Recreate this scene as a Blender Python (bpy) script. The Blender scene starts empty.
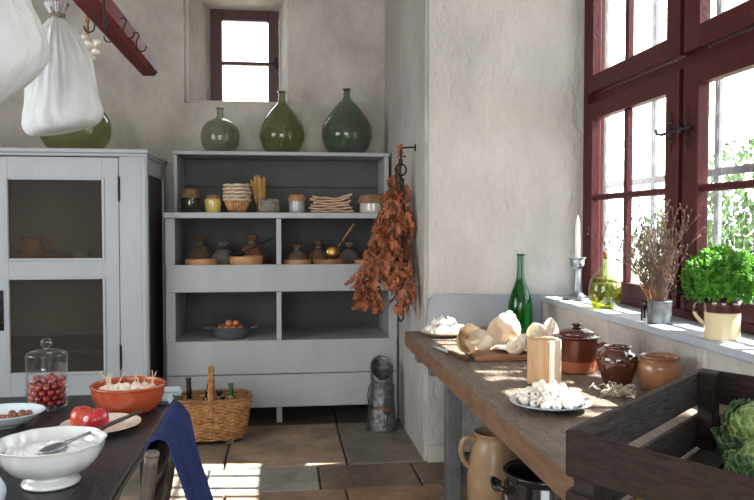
import bpy, bmesh, math, random
from mathutils import Vector, Matrix, Euler, noise
R = math.radians; PI = math.pi; TAU = 2*math.pi
S = bpy.context.scene
C = S.collection
rnd = random.Random(7)

# ------------------------------------------------------------------ camera
FPX, EYE = 750.0, 1.4
PITCH, YAW = R(88.09), R(-7.2)
cam_d = bpy.data.cameras.new('camera'); cam = bpy.data.objects.new('camera', cam_d); C.objects.link(cam)
cam.location = (0, 0, EYE); cam.rotation_euler = (PITCH, 0, YAW)
cam_d.sensor_width = 36; cam_d.lens = 36*FPX/754; cam_d.clip_start = .05; cam_d.clip_end = 200
S.camera = cam

# ------------------------------------------------------------------ sky, sun, exposure
def lin(c):
    return tuple((x/255/12.92 if x/255 <= .04045 else ((x/255+.055)/1.055)**2.4) for x in c)
W = bpy.data.worlds.new('sky'); S.world = W; W.use_nodes = True
wn = W.node_tree; bg = wn.nodes['Background']
bg.inputs[0].default_value = (.93, .965, 1.0, 1); bg.inputs[1].default_value = 6.5
SUN_DIR = Vector((-1, .11, -1.175)).normalized()
sd = bpy.data.lights.new('sun', 'SUN'); sun = bpy.data.objects.new('sun', sd); C.objects.link(sun)
sd.energy = 40; sd.angle = R(.5); sd.color = (1, .955, .89)
sun.rotation_euler = SUN_DIR.to_track_quat('-Z', 'Y').to_euler(); sun.location = (8, -4, 9)
def portal(loc, rot, sx, sy):
    d = bpy.data.lights.new('window_portal', 'AREA'); o = bpy.data.objects.new('window_portal', d); C.objects.link(o)
    d.shape = 'RECTANGLE'; d.size = sx; d.size_y = sy; d.cycles.is_portal = True
    o.location = loc; o.rotation_euler = rot
portal((2.3, 3.2, 2.2), (0, R(90), 0), 2.5, 3.2)
portal((2.3, -.5, 2.0), (0, R(90), 0), 2.5, 2.6)
portal((-.7, -2.72, 1.5), (R(90), 0, 0), 2.6, 2.9)
portal((-3.42, 1.9, 1.9), (0, R(-90), 0), 2.1, 2.7)
portal((-.3, 6.62, 2.8), (R(-90), 0, 0), .8, .9)
S.view_settings.view_transform = 'Standard'; S.view_settings.look = 'None'
S.view_settings.exposure = .30; S.view_settings.gamma = 1; S.view_settings.use_curve_mapping = False
S.cycles.max_bounces = 10; S.cycles.diffuse_bounces = 6; S.cycles.transparent_max_bounces = 24
S.cycles.sample_clamp_indirect = 6; S.cycles.use_denoising = True
S.cycles.caustics_reflective = False; S.cycles.caustics_refractive = False

# ------------------------------------------------------------------ helpers
_ca, _sa, _cb, _sb = math.cos(PITCH), math.sin(PITCH), math.cos(YAW), math.sin(YAW)
def at(u, v, X=None, Y=None, Z=None):
    """point of the room seen at pixel (u, v) of the photograph on a given plane (used for measuring)"""
    x, y, z = (u-377)/FPX, (250-v)/FPX, -1.0
    y, z = y*_ca - z*_sa, y*_sa + z*_ca
    q = (x*_cb - y*_sb, x*_sb + y*_cb, z)
    t = X/q[0] if X is not None else Y/q[1] if Y is not None else (Z-EYE)/q[2]
    return Vector((q[0]*t, q[1]*t, EYE+q[2]*t))

_seen = {}
def spot(x, y, z=0, zt=1e9, sx=1, sy=1):
    """words for a place within a heap: from x, y offsets to its middle"""
    c = 'far left' if x < -.7*sx else 'left' if x < -.25*sx else 'middle' if x < .25*sx else 'right' if x < .7*sx else 'far right'
    d = 'front' if y < -.33*sy else 'back' if y > .33*sy else 'centre'
    return ('top layer, ' if z > zt else '')+d+' '+c
def tag(o, label, cat, group=None, kind=None):
    if label: o['label'] = label
    if cat: o['category'] = cat
    if group: o['group'] = group
    if kind: o['kind'] = kind
    return o
def thing(name, label, cat, loc=(0,0,0), rotz=0, group=None):
    o = bpy.data.objects.new(name, None); C.objects.link(o)
    o.empty_display_size = .05; o.location = loc; o.rotation_euler = (0, 0, rotz)
    return tag(o, label, cat, group)
def obj(name, bm, mat, parent=None, smooth=True, loc=None, rot=None, label=None, angle=None):
    bmesh.ops.recalc_face_normals(bm, faces=bm.faces)
    me = bpy.data.meshes.new(name); bm.to_mesh(me); bm.free()
    o = bpy.data.objects.new(name, me); C.objects.link(o)
    if isinstance(mat, (list, tuple)):
        for m in mat: me.materials.append(m)
    else: me.materials.append(mat)
    if smooth:
        me.polygons.foreach_set('use_smooth', [True]*len(me.polygons))
        if angle: me.set_sharp_from_angle(angle=R(angle))
    if parent: o.parent = parent
    if loc is not None: o.location = loc
    if rot is not None: o.rotation_euler = rot
    if label: o['label'] = label
    return o
def structure(name, bm, mat, parent=None, **k):
    o = obj(name, bm, mat, parent, **k)
    if not parent: o['kind'] = 'structure'
    return o
def B(): return bmesh.new()
def dup(root, loc=None, rotz=None, label=None, group=None, scale=None):
    r = root.copy(); C.objects.link(r)
    if loc is not None: r.location = loc
    if rotz is not None: r.rotation_euler = (r.rotation_euler[0], r.rotation_euler[1], rotz)
    if label: r['label'] = label
    if group: r['group'] = group
    if scale: r.scale = (scale,)*3
    for ch in list(root.children):
        c = ch.copy(); C.objects.link(c); c.parent = r
        for g in ch.children:
            d = g.copy(); C.objects.link(d); d.parent = c
    return r

def box(bm, x0, x1, y0, y1, z0, z1, bev=0, mtx=None, seg=1):
    g = bmesh.ops.create_cube(bm, size=1)
    vs = g['verts']
    for v in vs:
        v.co = Vector((x0+(v.co.x+.5)*(x1-x0), y0+(v.co.y+.5)*(y1-y0), z0+(v.co.z+.5)*(z1-z0)))
    if bev:
        es = list({e for v in vs for e in v.link_edges})
        rr = bmesh.ops.bevel(bm, geom=es, offset=bev, segments=seg, affect='EDGES', profile=.5)
        vs = list({v for f in rr['faces'] for v in f.verts} | {v for v in vs if v.is_valid})
    if mtx is not None:
        for v in vs: v.co = mtx @ v.co
    return vs
def lathe(bm, prof, seg=36, c=(0,0,0), sx=1, sy=1, f=None, cap=True, mtx=None):
    rings = []
    for (r, z) in prof:
        ring = []
        for i in range(seg):
            a = TAU*i/seg
            rr = r if f is None else r*f(a, z)
            p = Vector((c[0]+rr*math.cos(a)*sx, c[1]+rr*math.sin(a)*sy, c[2]+z))
            if mtx is not None: p = mtx @ p
            ring.append(bm.verts.new(p))
        rings.append(ring)
    for a, b in zip(rings, rings[1:]):
        for i in range(seg):
            bm.faces.new((a[i], a[(i+1) % seg], b[(i+1) % seg], b[i]))
    if cap:
        bm.faces.new(rings[0][::-1]); bm.faces.new(rings[-1])
    return rings
def spline(pts, n=6):
    """Catmull-Rom through points (tuples of any length)"""
    out = []; P = [pts[0]]+list(pts)+[pts[-1]]
    for i in range(1, len(P)-2):
        for k in range(n):
            t = k/n
            out.append(tuple(.5*((2*b)+(-a+c)*t+(2*a-5*b+4*c-d)*t*t+(-a+3*b-3*c+d)*t**3)
                       for a, b, c, d in zip(P[i-1], P[i], P[i+1], P[i+2])))
    out.append(tuple(pts[-1])); return out
def tube(bm, pts, r, seg=8, cap=True, close=False):
    pts = [Vector(p) for p in pts]; n = len(pts)
    rs = r if isinstance(r, (list, tuple)) else [r]*n
    up = None; rings = []
    for i, p in enumerate(pts):
        if close: t = (pts[(i+1) % n]-pts[i-1])
        else: t = pts[min(i+1, n-1)]-pts[max(i-1, 0)]
        if t.length < 1e-9: t = Vector((0, 0, 1))
        t.normalize()
        if up is None:
            up = Vector((0, 0, 1)) if abs(t.z) < .9 else Vector((1, 0, 0))
        a = (up - t*up.dot(t))
        if a.length < 1e-6: a = t.orthogonal()
        a.normalize(); b = t.cross(a); up = a
        rings.append([bm.verts.new(p+(a*math.cos(TAU*k/seg)+b*math.sin(TAU*k/seg))*rs[i]) for k in range(seg)])
    rng = range(n if close else n-1)
    for i in rng:
        A, Bq = rings[i], rings[(i+1) % n]
        for k in range(seg): bm.faces.new((A[k], A[(k+1) % seg], Bq[(k+1) % seg], Bq[k]))
    if cap and not close:
        bm.faces.new(rings[0][::-1]); bm.faces.new(rings[-1])
def ball(bm, c, r, sub=2, mtx=None, nz=0, nsc=3, seed=0):
    g = bmesh.ops.create_icosphere(bm, subdivisions=sub, radius=1)
    if not isinstance(r, (list, tuple)): r = (r, r, r)
    for v in g['verts']:
        d = v.co.copy()
        k = 1+nz*noise.noise(d*nsc+Vector((seed*7.3, seed*3.1, 0))) if nz else 1
        p = Vector((d.x*r[0], d.y*r[1], d.z*r[2]))*k
        if mtx is not None: p = mtx @ p
        v.co = p+Vector(c)
    return g['verts']
def prism(bm, outline, lo, hi, mp):
    """outline of 2-D points extruded from lo to hi; mp(a, b, h) gives the 3-D point"""
    A = [bm.verts.new(mp(a, b, lo)) for a, b in outline]; D = [bm.verts.new(mp(a, b, hi)) for a, b in outline]
    n = len(A)
    bm.faces.new(A[::-1]); bm.faces.new(D)
    for i in range(n): bm.faces.new((A[i], A[(i+1) % n], D[(i+1) % n], D[i]))
XY = lambda a, b, h: Vector((a, b, h))
XZ = lambda a, b, h: Vector((a, h, b))
YZ = lambda a, b, h: Vector((h, a, b))
def sheet(bm, nu, nv, f, close=False):
    g = [[bm.verts.new(f(i/(nu), j/(nv))) for j in range(nv+1)] for i in range(nu+(0 if close else 1))]
    n = len(g)
    for i in range(n if close else n-1):
        for j in range(nv):
            a, b = g[i], g[(i+1) % n]
            bm.faces.new((a[j], b[j], b[j+1], a[j+1]))
    return g
def solid(o, th, off=0):
    m = o.modifiers.new('thickness', 'SOLIDIFY'); m.thickness = th; m.offset = off; return o
def subd(o, n=1):
    m = o.modifiers.new('smooth', 'SUBSURF'); m.levels = n; m.render_levels = n; return o

# ------------------------------------------------------------------ materials
_mats = {}
def M(name, c1, c2=None, scale=6, rough=.6, bump=0, bscale=40, metal=0, spec=.5, st=(1,1,1), coat=0, lo=.35, hi=.65,
      detail=6, subsurf=0, c3=None, bdist=.02, trans=0, sheen=0):
    if name in _mats: return _mats[name]
    m = bpy.data.materials.new(name); m.use_nodes = True; nt = m.node_tree; N = nt.nodes; L = nt.links
    p = N['Principled BSDF']
    p.inputs['Roughness'].default_value = rough; p.inputs['Metallic'].default_value = metal
    p.inputs['Specular IOR Level'].default_value = spec
    p.inputs['Coat Weight'].default_value = coat; p.inputs['Coat Roughness'].default_value = .08
    if sheen: p.inputs['Sheen Weight'].default_value = sheen
    if subsurf:
        p.inputs['Subsurface Weight'].default_value = subsurf; p.inputs['Subsurface Radius'].default_value = (.02, .01, .006)
    tc = N.new('ShaderNodeTexCoord'); mp = N.new('ShaderNodeMapping'); mp.inputs['Scale'].default_value = st
    L.new(tc.outputs['Object'], mp.inputs[0])
    if c2 is None: c2 = tuple(x*.85 for x in c1)
    n = N.new('ShaderNodeTexNoise'); n.inputs['Scale'].default_value = scale; n.inputs['Detail'].default_value = detail
    n.inputs['Roughness'].default_value = .62
    L.new(mp.outputs[0], n.inputs['Vector'])
    r = N.new('ShaderNodeValToRGB'); r.color_ramp.elements[0].position = lo; r.color_ramp.elements[1].position = hi
    r.color_ramp.elements[0].color = (*lin(c1), 1); r.color_ramp.elements[1].color = (*lin(c2), 1)
    if c3:
        e = r.color_ramp.elements.new(min(.98, hi+.12)); e.color = (*lin(c3), 1)
    L.new(n.outputs[0], r.inputs[0]); L.new(r.outputs[0], p.inputs['Base Color'])
    if bump:
        n2 = N.new('ShaderNodeTexNoise'); n2.inputs['Scale'].default_value = bscale; n2.inputs['Detail'].default_value = 5
        L.new(mp.outputs[0], n2.inputs['Vector'])
        b = N.new('ShaderNodeBump'); b.inputs['Strength'].default_value = bump; b.inputs['Distance'].default_value = bdist
        L.new(n2.outputs[0], b.inputs['Height']); L.new(b.outputs[0], p.inputs['Normal'])
    _mats[name] = m
    m['ramp'] = r.name
    return m
def zsplit(m, z, low, band=.004):
    """the material takes the colour `low` below height z of its object (an unglazed foot, a dipped body)"""
    nt = m.node_tree; N = nt.nodes; L = nt.links
    p = N['Principled BSDF']; src = N[m['ramp']].outputs[0]
    tc = N.new('ShaderNodeTexCoord'); sx = N.new('ShaderNodeSeparateXYZ'); L.new(tc.outputs['Object'], sx.inputs[0])
    mr = N.new('ShaderNodeMapRange'); mr.inputs['From Min'].default_value = z-band; mr.inputs['From Max'].default_value = z+band
    L.new(sx.outputs['Z'], mr.inputs['Value'])
    mx = N.new('ShaderNodeMix'); mx.data_type = 'RGBA'
    mx.inputs['A'].default_value = (*lin(low), 1)
    L.new(mr.outputs[0], mx.inputs['Factor']); L.new(src, mx.inputs['B']); L.new(mx.outputs['Result'], p.inputs['Base Color'])
    return m
def thin_glass(name, tint, body=0.0, body_col=(128,128,128), rough=.03, refl=1.0, ior=1.5):
    m = bpy.data.materials.new(name); m.use_nodes = True; nt = m.node_tree; N = nt.nodes; L = nt.links
    N.clear(); out = N.new('ShaderNodeOutputMaterial')
    t = N.new('ShaderNodeBsdfTransparent'); t.inputs[0].default_value = (*lin(tint), 1)
    g = N.new('ShaderNodeBsdfGlossy'); g.inputs['Roughness'].default_value = rough; g.inputs[0].default_value = (refl,)*3+(1,)
    d = N.new('ShaderNodeBsdfDiffuse'); d.inputs[0].default_value = (*lin(body_col), 1)
    fr = N.new('ShaderNodeFresnel'); geo = N.new('ShaderNodeNewGeometry'); mi = N.new('ShaderNodeMapRange')      # same reflectance on both faces of a thin wall
    mi.inputs['To Min'].default_value = ior; mi.inputs['To Max'].default_value = 1/ior
    L.new(geo.outputs['Backfacing'], mi.inputs['Value']); L.new(mi.outputs[0], fr.inputs[0])
    m1 = N.new('ShaderNodeMixShader'); m1.inputs[0].default_value = body
    L.new(t.outputs[0], m1.inputs[1]); L.new(d.outputs[0], m1.inputs[2])
    m2 = N.new('ShaderNodeMixShader'); L.new(fr.outputs[0], m2.inputs[0]); L.new(m1.outputs[0], m2.inputs[1]); L.new(g.outputs[0], m2.inputs[2])
    L.new(m2.outputs[0], out.inputs[0]); return m

plaster_w = M('white_lime_plaster', (170,167,164), (188,184,181), scale=2.2, rough=.9, bump=.85, bscale=17, st=(1,1,.6), bdist=.035, spec=.2)
plaster_b = M('aged_cream_plaster', (166,160,153), (194,189,182), scale=3.0, rough=.92, bump=.8, bscale=12, st=(1,1,.8), c3=(180,172,162), spec=.15, detail=12, bdist=.03)
plaster_n = M('smooth_plaster', (182,176,164), (198,192,182), scale=3, rough=.9, bump=.25, bscale=9, spec=.2)
stone_f = None
grey_paint = M('grey_blue_paint', (158,161,164), (168,171,173), scale=5, rough=.55, bump=.12, bscale=60, st=(1,1,.25), spec=.35)
grey_dark = M('grey_back_paint_shaded', (76,76,75), (88,88,87), scale=4, rough=.6, bump=.1, bscale=50, spec=.3)  # back panel grey, deepened further to hold the shade of the niches
cab_paint = M('cabinet_paint', (162,168,174), (171,177,183), scale=3, rough=.5, bump=.1, bscale=60, st=(1,1,.25), spec=.35)
sill_paint = M('sill_paint', (158,168,180), (172,181,192), scale=9, rough=.45, bump=.1, bscale=40)
red_paint = M('oxblood_paint', (62,16,20), (74,23,26), scale=10, rough=.5, bump=.15, bscale=60, spec=.25)
red_beam = M('red_beam_paint', (108,32,32), (84,24,26), scale=12, rough=.5, bump=.3, bscale=50, c3=(118,46,40), spec=.15)
iron = M('black_iron', (34,33,34), (48,46,46), scale=30, rough=.5, metal=.6, bump=.3, bscale=80)
dark_wood = M('ebonised_table', (30,30,34), (44,42,46), scale=10, rough=.38, st=(3,.6,3), bump=.2, bscale=30)
oak_top = M('old_oak_top', (92,80,70), (126,108,94), scale=16, rough=.6, st=(6,.8,6), bump=1.0, bscale=26, c3=(66,54,46), bdist=.012)
oak_edge = M('oak_front_edge', (98,70,50), (126,94,70), scale=12, rough=.6, st=(6,.6,3), bump=.6, bscale=30, c3=(78,52,36), bdist=.008)
crate_wood = M('weathered_crate_wood', (34,28,27), (50,43,41), scale=14, rough=.8, spec=.2, st=(1,1,6), bump=.45, bscale=24, bdist=.008)
grey_leg = M('grey_painted_leg', (84,86,88), (100,101,101), scale=14, rough=.6, bump=.2, bscale=50)
wicker = M('wicker', (146,98,56), (208,158,102), scale=26, rough=.6, bump=.3, bscale=100)
linen = M('white_linen', (184,187,190), (202,204,206), scale=6, rough=.9, bump=.5, bscale=26, spec=.1, bdist=.012, st=(1,1,.5))
terracotta = M('terracotta_glaze', (148,62,36), (166,74,44), scale=5, rough=.25, coat=.5)
cream_china = M('cream_china', (188,192,192), (202,205,203), scale=6, rough=.18, coat=.6)
blue_denim = M('blue_cloth', (32,42,82), (42,52,94), scale=14, rough=.9, bump=.3, bscale=500, spec=.1, bdist=.002)
zinc = M('galvanised_zinc', (80,82,82), (132,134,132), scale=26, rough=.42, metal=.8, bump=.25, bscale=40)
pewter = M('pewter', (130,136,142), (158,164,170), scale=18, rough=.34, metal=.9)
glass_clear = thin_glass('clear_glass', (250,252,252))
pane_glass = thin_glass('window_glass', (252,253,253), refl=.9)
demi_glass = thin_glass('demijohn_glass_grey', (214,218,206), .22, (112,122,102), rough=.06)
demi_glass2 = thin_glass('demijohn_glass_olive', (208,210,178), .24, (104,106,70), rough=.06)
demi_glass3 = thin_glass('demijohn_glass_dark', (196,206,194), .26, (92,106,94), rough=.06)
green_glass = thin_glass('emerald_glass', (40,160,60), .30, (4,90,36), rough=.04)

# ------------------------------------------------------------------ structure
# floor: uneven stone slabs laid in rows
bm = B(); rows = [(-2.5,-1.6),(-1.6,-.8),(-.8,.1),(.1,.9),(.9,1.6),(1.6,2.3),(2.3,2.9),(2.9,3.42),(3.42,3.94),(3.94,4.34),(4.34,5.25),(5.25,6.1)]
joints = {10:[-1.9,-1.1,-.34,.375,.9], 9:[-1.6,-.95,-.42,.2,.75,1.3], 8:[-1.5,-.9,-.3,.33,.86,1.3], 11:[-1.9,-1.1,-.6,.387,.9]}
cl = bm.loops.layers.color.new('tone')
bmg = box(bm, -3.3, 1.9, -2.6, 6.2, -.1, -.012)
for f in bm.faces:
    for lp in f.loops: lp[cl] = (.16, .14, .12, 1)
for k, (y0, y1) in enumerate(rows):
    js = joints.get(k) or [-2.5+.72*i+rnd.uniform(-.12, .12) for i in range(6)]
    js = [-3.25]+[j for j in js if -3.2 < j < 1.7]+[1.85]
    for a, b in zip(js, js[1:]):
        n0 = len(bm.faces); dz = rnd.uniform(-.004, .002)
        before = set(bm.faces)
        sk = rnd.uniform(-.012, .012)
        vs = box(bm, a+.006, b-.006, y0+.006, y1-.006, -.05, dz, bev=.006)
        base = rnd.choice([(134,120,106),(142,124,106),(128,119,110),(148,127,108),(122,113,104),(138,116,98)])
        if k == 11: base = (74,64,56)  # shade beneath the shelf unit put into the colour of the back row
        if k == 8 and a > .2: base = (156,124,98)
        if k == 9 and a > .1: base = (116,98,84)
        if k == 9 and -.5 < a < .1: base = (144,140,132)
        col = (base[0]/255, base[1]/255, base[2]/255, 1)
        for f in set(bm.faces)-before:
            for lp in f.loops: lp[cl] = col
m = bpy.data.materials.new('stone_slabs'); m.use_nodes = True; nt = m.node_tree; N = nt.nodes; L = nt.links; p = N['Principled BSDF']
vc = N.new('ShaderNodeVertexColor'); vc.layer_name = 'tone'
tc = N.new('ShaderNodeTexCoord'); n1 = N.new('ShaderNodeTexNoise'); n1.inputs['Scale'].default_value = 3.5; n1.inputs['Detail'].default_value = 9; n1.inputs['Roughness'].default_value = .65
L.new(tc.outputs['Object'], n1.inputs[0])
mr = N.new('ShaderNodeMapRange'); mr.inputs['From Min'].default_value = .3; mr.inputs['From Max'].default_value = .7; mr.inputs['To Min'].default_value = .42; mr.inputs['To Max'].default_value = 1.45
L.new(n1.outputs[0], mr.inputs[0])
mx = N.new('ShaderNodeVectorMath'); mx.operation = 'SCALE'; L.new(vc.outputs[0], mx.inputs[0]); L.new(mr.outputs[0], mx.inputs['Scale']); L.new(mx.outputs[0], p.inputs['Base Color'])
mr2 = N.new('ShaderNodeMapRange'); mr2.inputs['To Min'].default_value = .35; mr2.inputs['To Max'].default_value = .75; L.new(n1.outputs[0], mr2.inputs[0]); L.new(mr2.outputs[0], p.inputs['Roughness'])
b = N.new('ShaderNodeBump'); b.inputs['Strength'].default_value = .5; b.inputs['Distance'].default_value = .02
n2 = N.new('ShaderNodeTexNoise'); n2.inputs['Scale'].default_value = 14; n2.inputs['Detail'].default_value = 8; L.new(tc.outputs['Object'], n2.inputs[0])
L.new(n2.outputs[0], b.inputs['Height']); L.new(b.outputs[0], p.inputs['Normal'])
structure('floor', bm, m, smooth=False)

CEIL = 3.75
bm = B(); box(bm, -3.4, 2.3, -2.7, 6.7, CEIL, CEIL+.15); structure('ceiling', bm, plaster_n, smooth=False)
bm = B(); box(bm, -3.4, -3.2, -2.7, .6, 0, CEIL); box(bm, -3.4, -3.2, 3.2, 6.7, 0, CEIL); box(bm, -3.4, -3.2, .6, 3.2, 0, .9); box(bm, -3.4, -3.2, .6, 3.2, 2.9, CEIL); structure('wall_left', bm, plaster_b, smooth=False)  # opening added out of view so sky light reaches the niche side wall
bm = B()                                                        # rear wall with an unseen doorway, widened for fill light
box(bm, -3.2, -2.0, -2.7, -2.5, 0, CEIL); box(bm, .6, 2.25, -2.7, -2.5, 0, CEIL); box(bm, -2.0, .6, -2.7, -2.5, 2.9, CEIL)
structure('wall_rear', bm, plaster_n, smooth=False)
# back wall with the splayed niche of the small window
bm = B()
fx0, fx1, fz0, fz1 = -.735, .055, 2.385, 3.27
gx0, gx1, gz0, gz1 = -.585, -.02, 2.40, 3.19
Yb, Yg, Yo = 6.08, 6.40, 6.62
def V(x, y, z): return bm.verts.new((x, y, z))
O = [V(-3.2, Yb, 0), V(.95, Yb, 0), V(.95, Yb, CEIL), V(-3.2, Yb, CEIL)]
I = [V(fx0, Yb, fz0), V(fx1, Yb, fz0), V(fx1, Yb, fz1), V(fx0, Yb, fz1)]
G = [V(gx0, Yg, gz0), V(gx1, Yg, gz0), V(gx1, Yg, gz1), V(gx0, Yg, gz1)]
G2 = [V(gx0, Yo, gz0), V(gx1, Yo, gz0), V(gx1, Yo, gz1), V(gx0, Yo, gz1)]
O2 = [V(-3.2, Yo, 0), V(.95, Yo, 0), V(.95, Yo, CEIL), V(-3.2, Yo, CEIL)]
for a, b2 in ((O, I), (I, G), (G, G2), (G2, O2), (O2, O)):
    for i in range(4): bm.faces.new((a[i], a[(i+1) % 4], b2[(i+1) % 4], b2[i]))
es = [e for e in bm.edges if all(v in I for v in e.verts)]
bmesh.ops.bevel(bm, geom=es, offset=.025, segments=3, affect='EDGES')
structure('wall_back', bm, plaster_b, smooth=True, angle=35)
# thick pier to the right of the shelf niche, flared outside the window
bm = B()
prism(bm, [(.83,4.32),(1.9,4.32),(2.3,5.2),(2.3,6.62),(.83,6.62)], 0, CEIL, XY)
ed = [e for e in bm.edges if abs(e.verts[0].co.x-.83) < 1e-3 and abs(e.verts[1].co.x-.83) < 1e-3 and abs(e.verts[0].co.y-4.32) < 1e-3 and abs(e.verts[1].co.y-4.32) < 1e-3]
bmesh.ops.bevel(bm, geom=ed, offset=.02, segments=4, affect='EDGES')
structure('wall_far_right', bm, plaster_w, smooth=True, angle=35)
# window wall: parapet under the sill, lintel, near part with the unseen window opening, added for fill
bm = B()
box(bm, 1.54, 2.3, 2.1, 4.32, 0, .945)
box(bm, 1.78, 2.3, 1.9, 4.5, 3.42, CEIL)
prism(bm, [(1.54,.6),(1.54,2.06),(1.9,2.06),(2.3,1.6),(2.3,.6)], 0, CEIL, XY)
box(bm, 1.54, 2.3, -1.5, .6, 0, 1.0); box(bm, 1.54, 2.3, -1.5, .6, 3.0, CEIL)
box(bm, 1.54, 2.3, -2.7, -1.5, 0, CEIL)
structure('wall_right', bm, plaster_w, smooth=False)
bm = B(); box(bm, 1.525, 1.84, 2.06, 4.32, .945, .98, bev=.006, seg=2)
structure('trim_1', bm, sill_paint, smooth=False)               # window sill board
bm = B()                                                        # painted board behind the worktop, one rounded corner
rc = .06; pts = [(1.53,.80),(.845,.80)]+[(.845+rc-rc*math.cos(t*PI/12), .99-rc+rc*math.sin(t*PI/12)) for t in range(7)]+[(1.53,.99)]
prism(bm, pts, 4.30, 4.318, XZ)
structure('trim_2', bm, M('dado_paint', (128,136,148), (140,147,158), scale=5, rough=.5), smooth=False)
bm = B(); box(bm, .845, 1.53, 4.305, 4.318, 0, .10); structure('baseboard_right', bm, plaster_n, smooth=False)

# ------------------------------------------------------------------ window_1 : tall casement window
w = bpy.data.objects.new('window_1', None); C.objects.link(w); w.location = (1.82, 2.06, .98); w['kind'] = 'structure'
def wb(bm, y0, y1, z0, z1, x0=1.80, x1=1.86, bev=.004):        # box given in room coordinates, stored under window_1
    box(bm, x0-1.82, x1-1.82, y0-2.06, y1-2.06, z0-.98, z1-.98, bev=bev)
bm = B()
wb(bm, 4.265, 4.32, .98, 3.42, 1.79, 1.90); wb(bm, 2.06, 2.12, .98, 3.42, 1.79, 1.90)
wb(bm, 2.12, 4.265, .98, 1.02, 1.79, 1.90); wb(bm, 2.12, 4.265, 3.36, 3.42, 1.79, 1.90)
wb(bm, 2.12, 4.265, 2.105, 2.165, 1.825, 1.90)                  # transom, set back so it reads as a dark groove
wb(bm, 3.175, 3.255, 1.02, 3.36, 1.835, 1.90)                   # centre post behind the meeting stiles
structure('window_frame', bm, red_paint, w, smooth=False)
def sash(y0, y1, z0, z1, lst, rst, br, tr, bars_y, bars_z):
    """y0 near side, y1 far side; stile widths, rails, glazing bars"""
    bm = B(); X0, X1 = 1.79, 1.845
    wb(bm, y0, y0+lst, z0, z1, X0, X1); wb(bm, y1-rst, y1, z0, z1, X0, X1)
    wb(bm, y0+lst, y1-rst, z0, z0+br, X0+.001, X1); wb(bm, y0+lst, y1-rst, z1-tr, z1, X0+.001, X1)
    for yb in bars_y: wb(bm, yb-.017, yb+.017, z0+br, z1-tr, X0+.012, X1-.005, .006)
    for zb in bars_z: wb(bm, y0+lst, y1-rst, zb-.016, zb+.016, X0+.01, X1-.006, .006)
    o = structure('sash', bm, red_paint, w, smooth=False)
    bm = B(); wb(bm, y0+lst, y1-rst, z0+br, z1-tr, 1.822, 1.8235, 0)
    structure('glass_pane', bm, pane_glass, o, smooth=False)
    return o
s1 = sash(3.235, 4.27, 1.02, 2.11, .115, .075, .075, .095, [3.79], [1.56])
s2 = sash(2.12, 3.195, 1.02, 2.11, .065, .125, .075, .095, [2.645], [1.56])
s3 = sash(3.235, 4.27, 2.17, 3.36, .115, .075, .10, .06, [3.79], [2.94])
s4 = sash(2.12, 3.195, 2.17, 3.36, .065, .125, .10, .06, [2.645], [2.94])
def latch(z, parent, L_=.10):
    bm = B()
    for ys in (3.15, 3.29):                                     # wrought rosette plates on both stiles
        for k in range(6):
            a = k*TAU/6
            ball(bm, (1.787-1.82, ys-2.06+.018*math.cos(a), z-.98+.030*math.sin(a)*1.5), (.004, .010, .014), 1)
        ball(bm, (1.785-1.82, ys-2.06, z-.98), (.006, .018, .022), 2)
        for s_ in (-1, 1): ball(bm, (1.787-1.82, ys-2.06, z-.98+s_*.075), (.003, .007, .022), 1)
    tube(bm, [(1.775-1.82, 3.10-2.06, z-.98), (1.775-1.82, 3.34-2.06, z-.98-.005)], .007, 8)
    tube(bm, [(1.775-1.82, 3.335-2.06, z-.99), (1.750-1.82, 3.345-2.06, z-.985), (1.748-1.82, 3.36-2.06, z-.965)], .006, 8)
    box(bm, 1.768-1.82, 1.79-1.82, 3.18-2.06, 3.20-2.06, z-.98-.018, z-.98+.018)
    structure('latch', bm, iron, parent)
latch(1.83, s1); latch(2.60, s3); latch(1.10, s1)
# outside: bars and chicken wire
gr = thing('window_grille', 'pale vertical iron bars with chicken wire outside the large window', 'grille', (2.22, 2.2, .95))
bm = B()
for k in range(-1, 11):
    y = 4.95-.335*k
    if y < 1.7: break
    box(bm, -.012, .012, y-2.2-.02, y-2.2+.02, 0, 2.5, bev=.003)
bmh = B()
for z in (.72, 1.5, 2.3): box(bmh, -.016, -.012, 1.72-2.2, 5.05-2.2, z-.02, z+.02)
pale = M('pale_bar_paint', (112,118,124), (128,134,140), scale=8, rough=.6)
obj('bars', bm, pale, gr, smooth=False)
obj('cross_bar', bmh, pale, gr, smooth=False)
bm = B(); hs = .045; hh = hs*math.sqrt(3)/2
def wire(a, b): tube(bm, [(-.03, a[0], a[1]), (-.03, b[0], b[1])], .0011, 3, cap=False)
ny, nz_ = int(3.3/(hh*2)), int(2.4/(hs*1.5))
for j in range(nz_):
    for i in range(ny):
        cy = -.5+i*hh*2+(hh if j % 2 else 0); cz = .03+j*hs*1.5
        P6 = [(cy+hs*math.sin(k*PI/3), cz+hs*math.cos(k*PI/3)) for k in range(6)]
        wire(P6[0], P6[1]); wire(P6[1], P6[2]); wire(P6[2], P6[3])
obj('chicken_wire', bm, M('galvanised_wire', (150,156,160), (170,175,178), rough=.4, metal=.5), gr, smooth=False)

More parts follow.
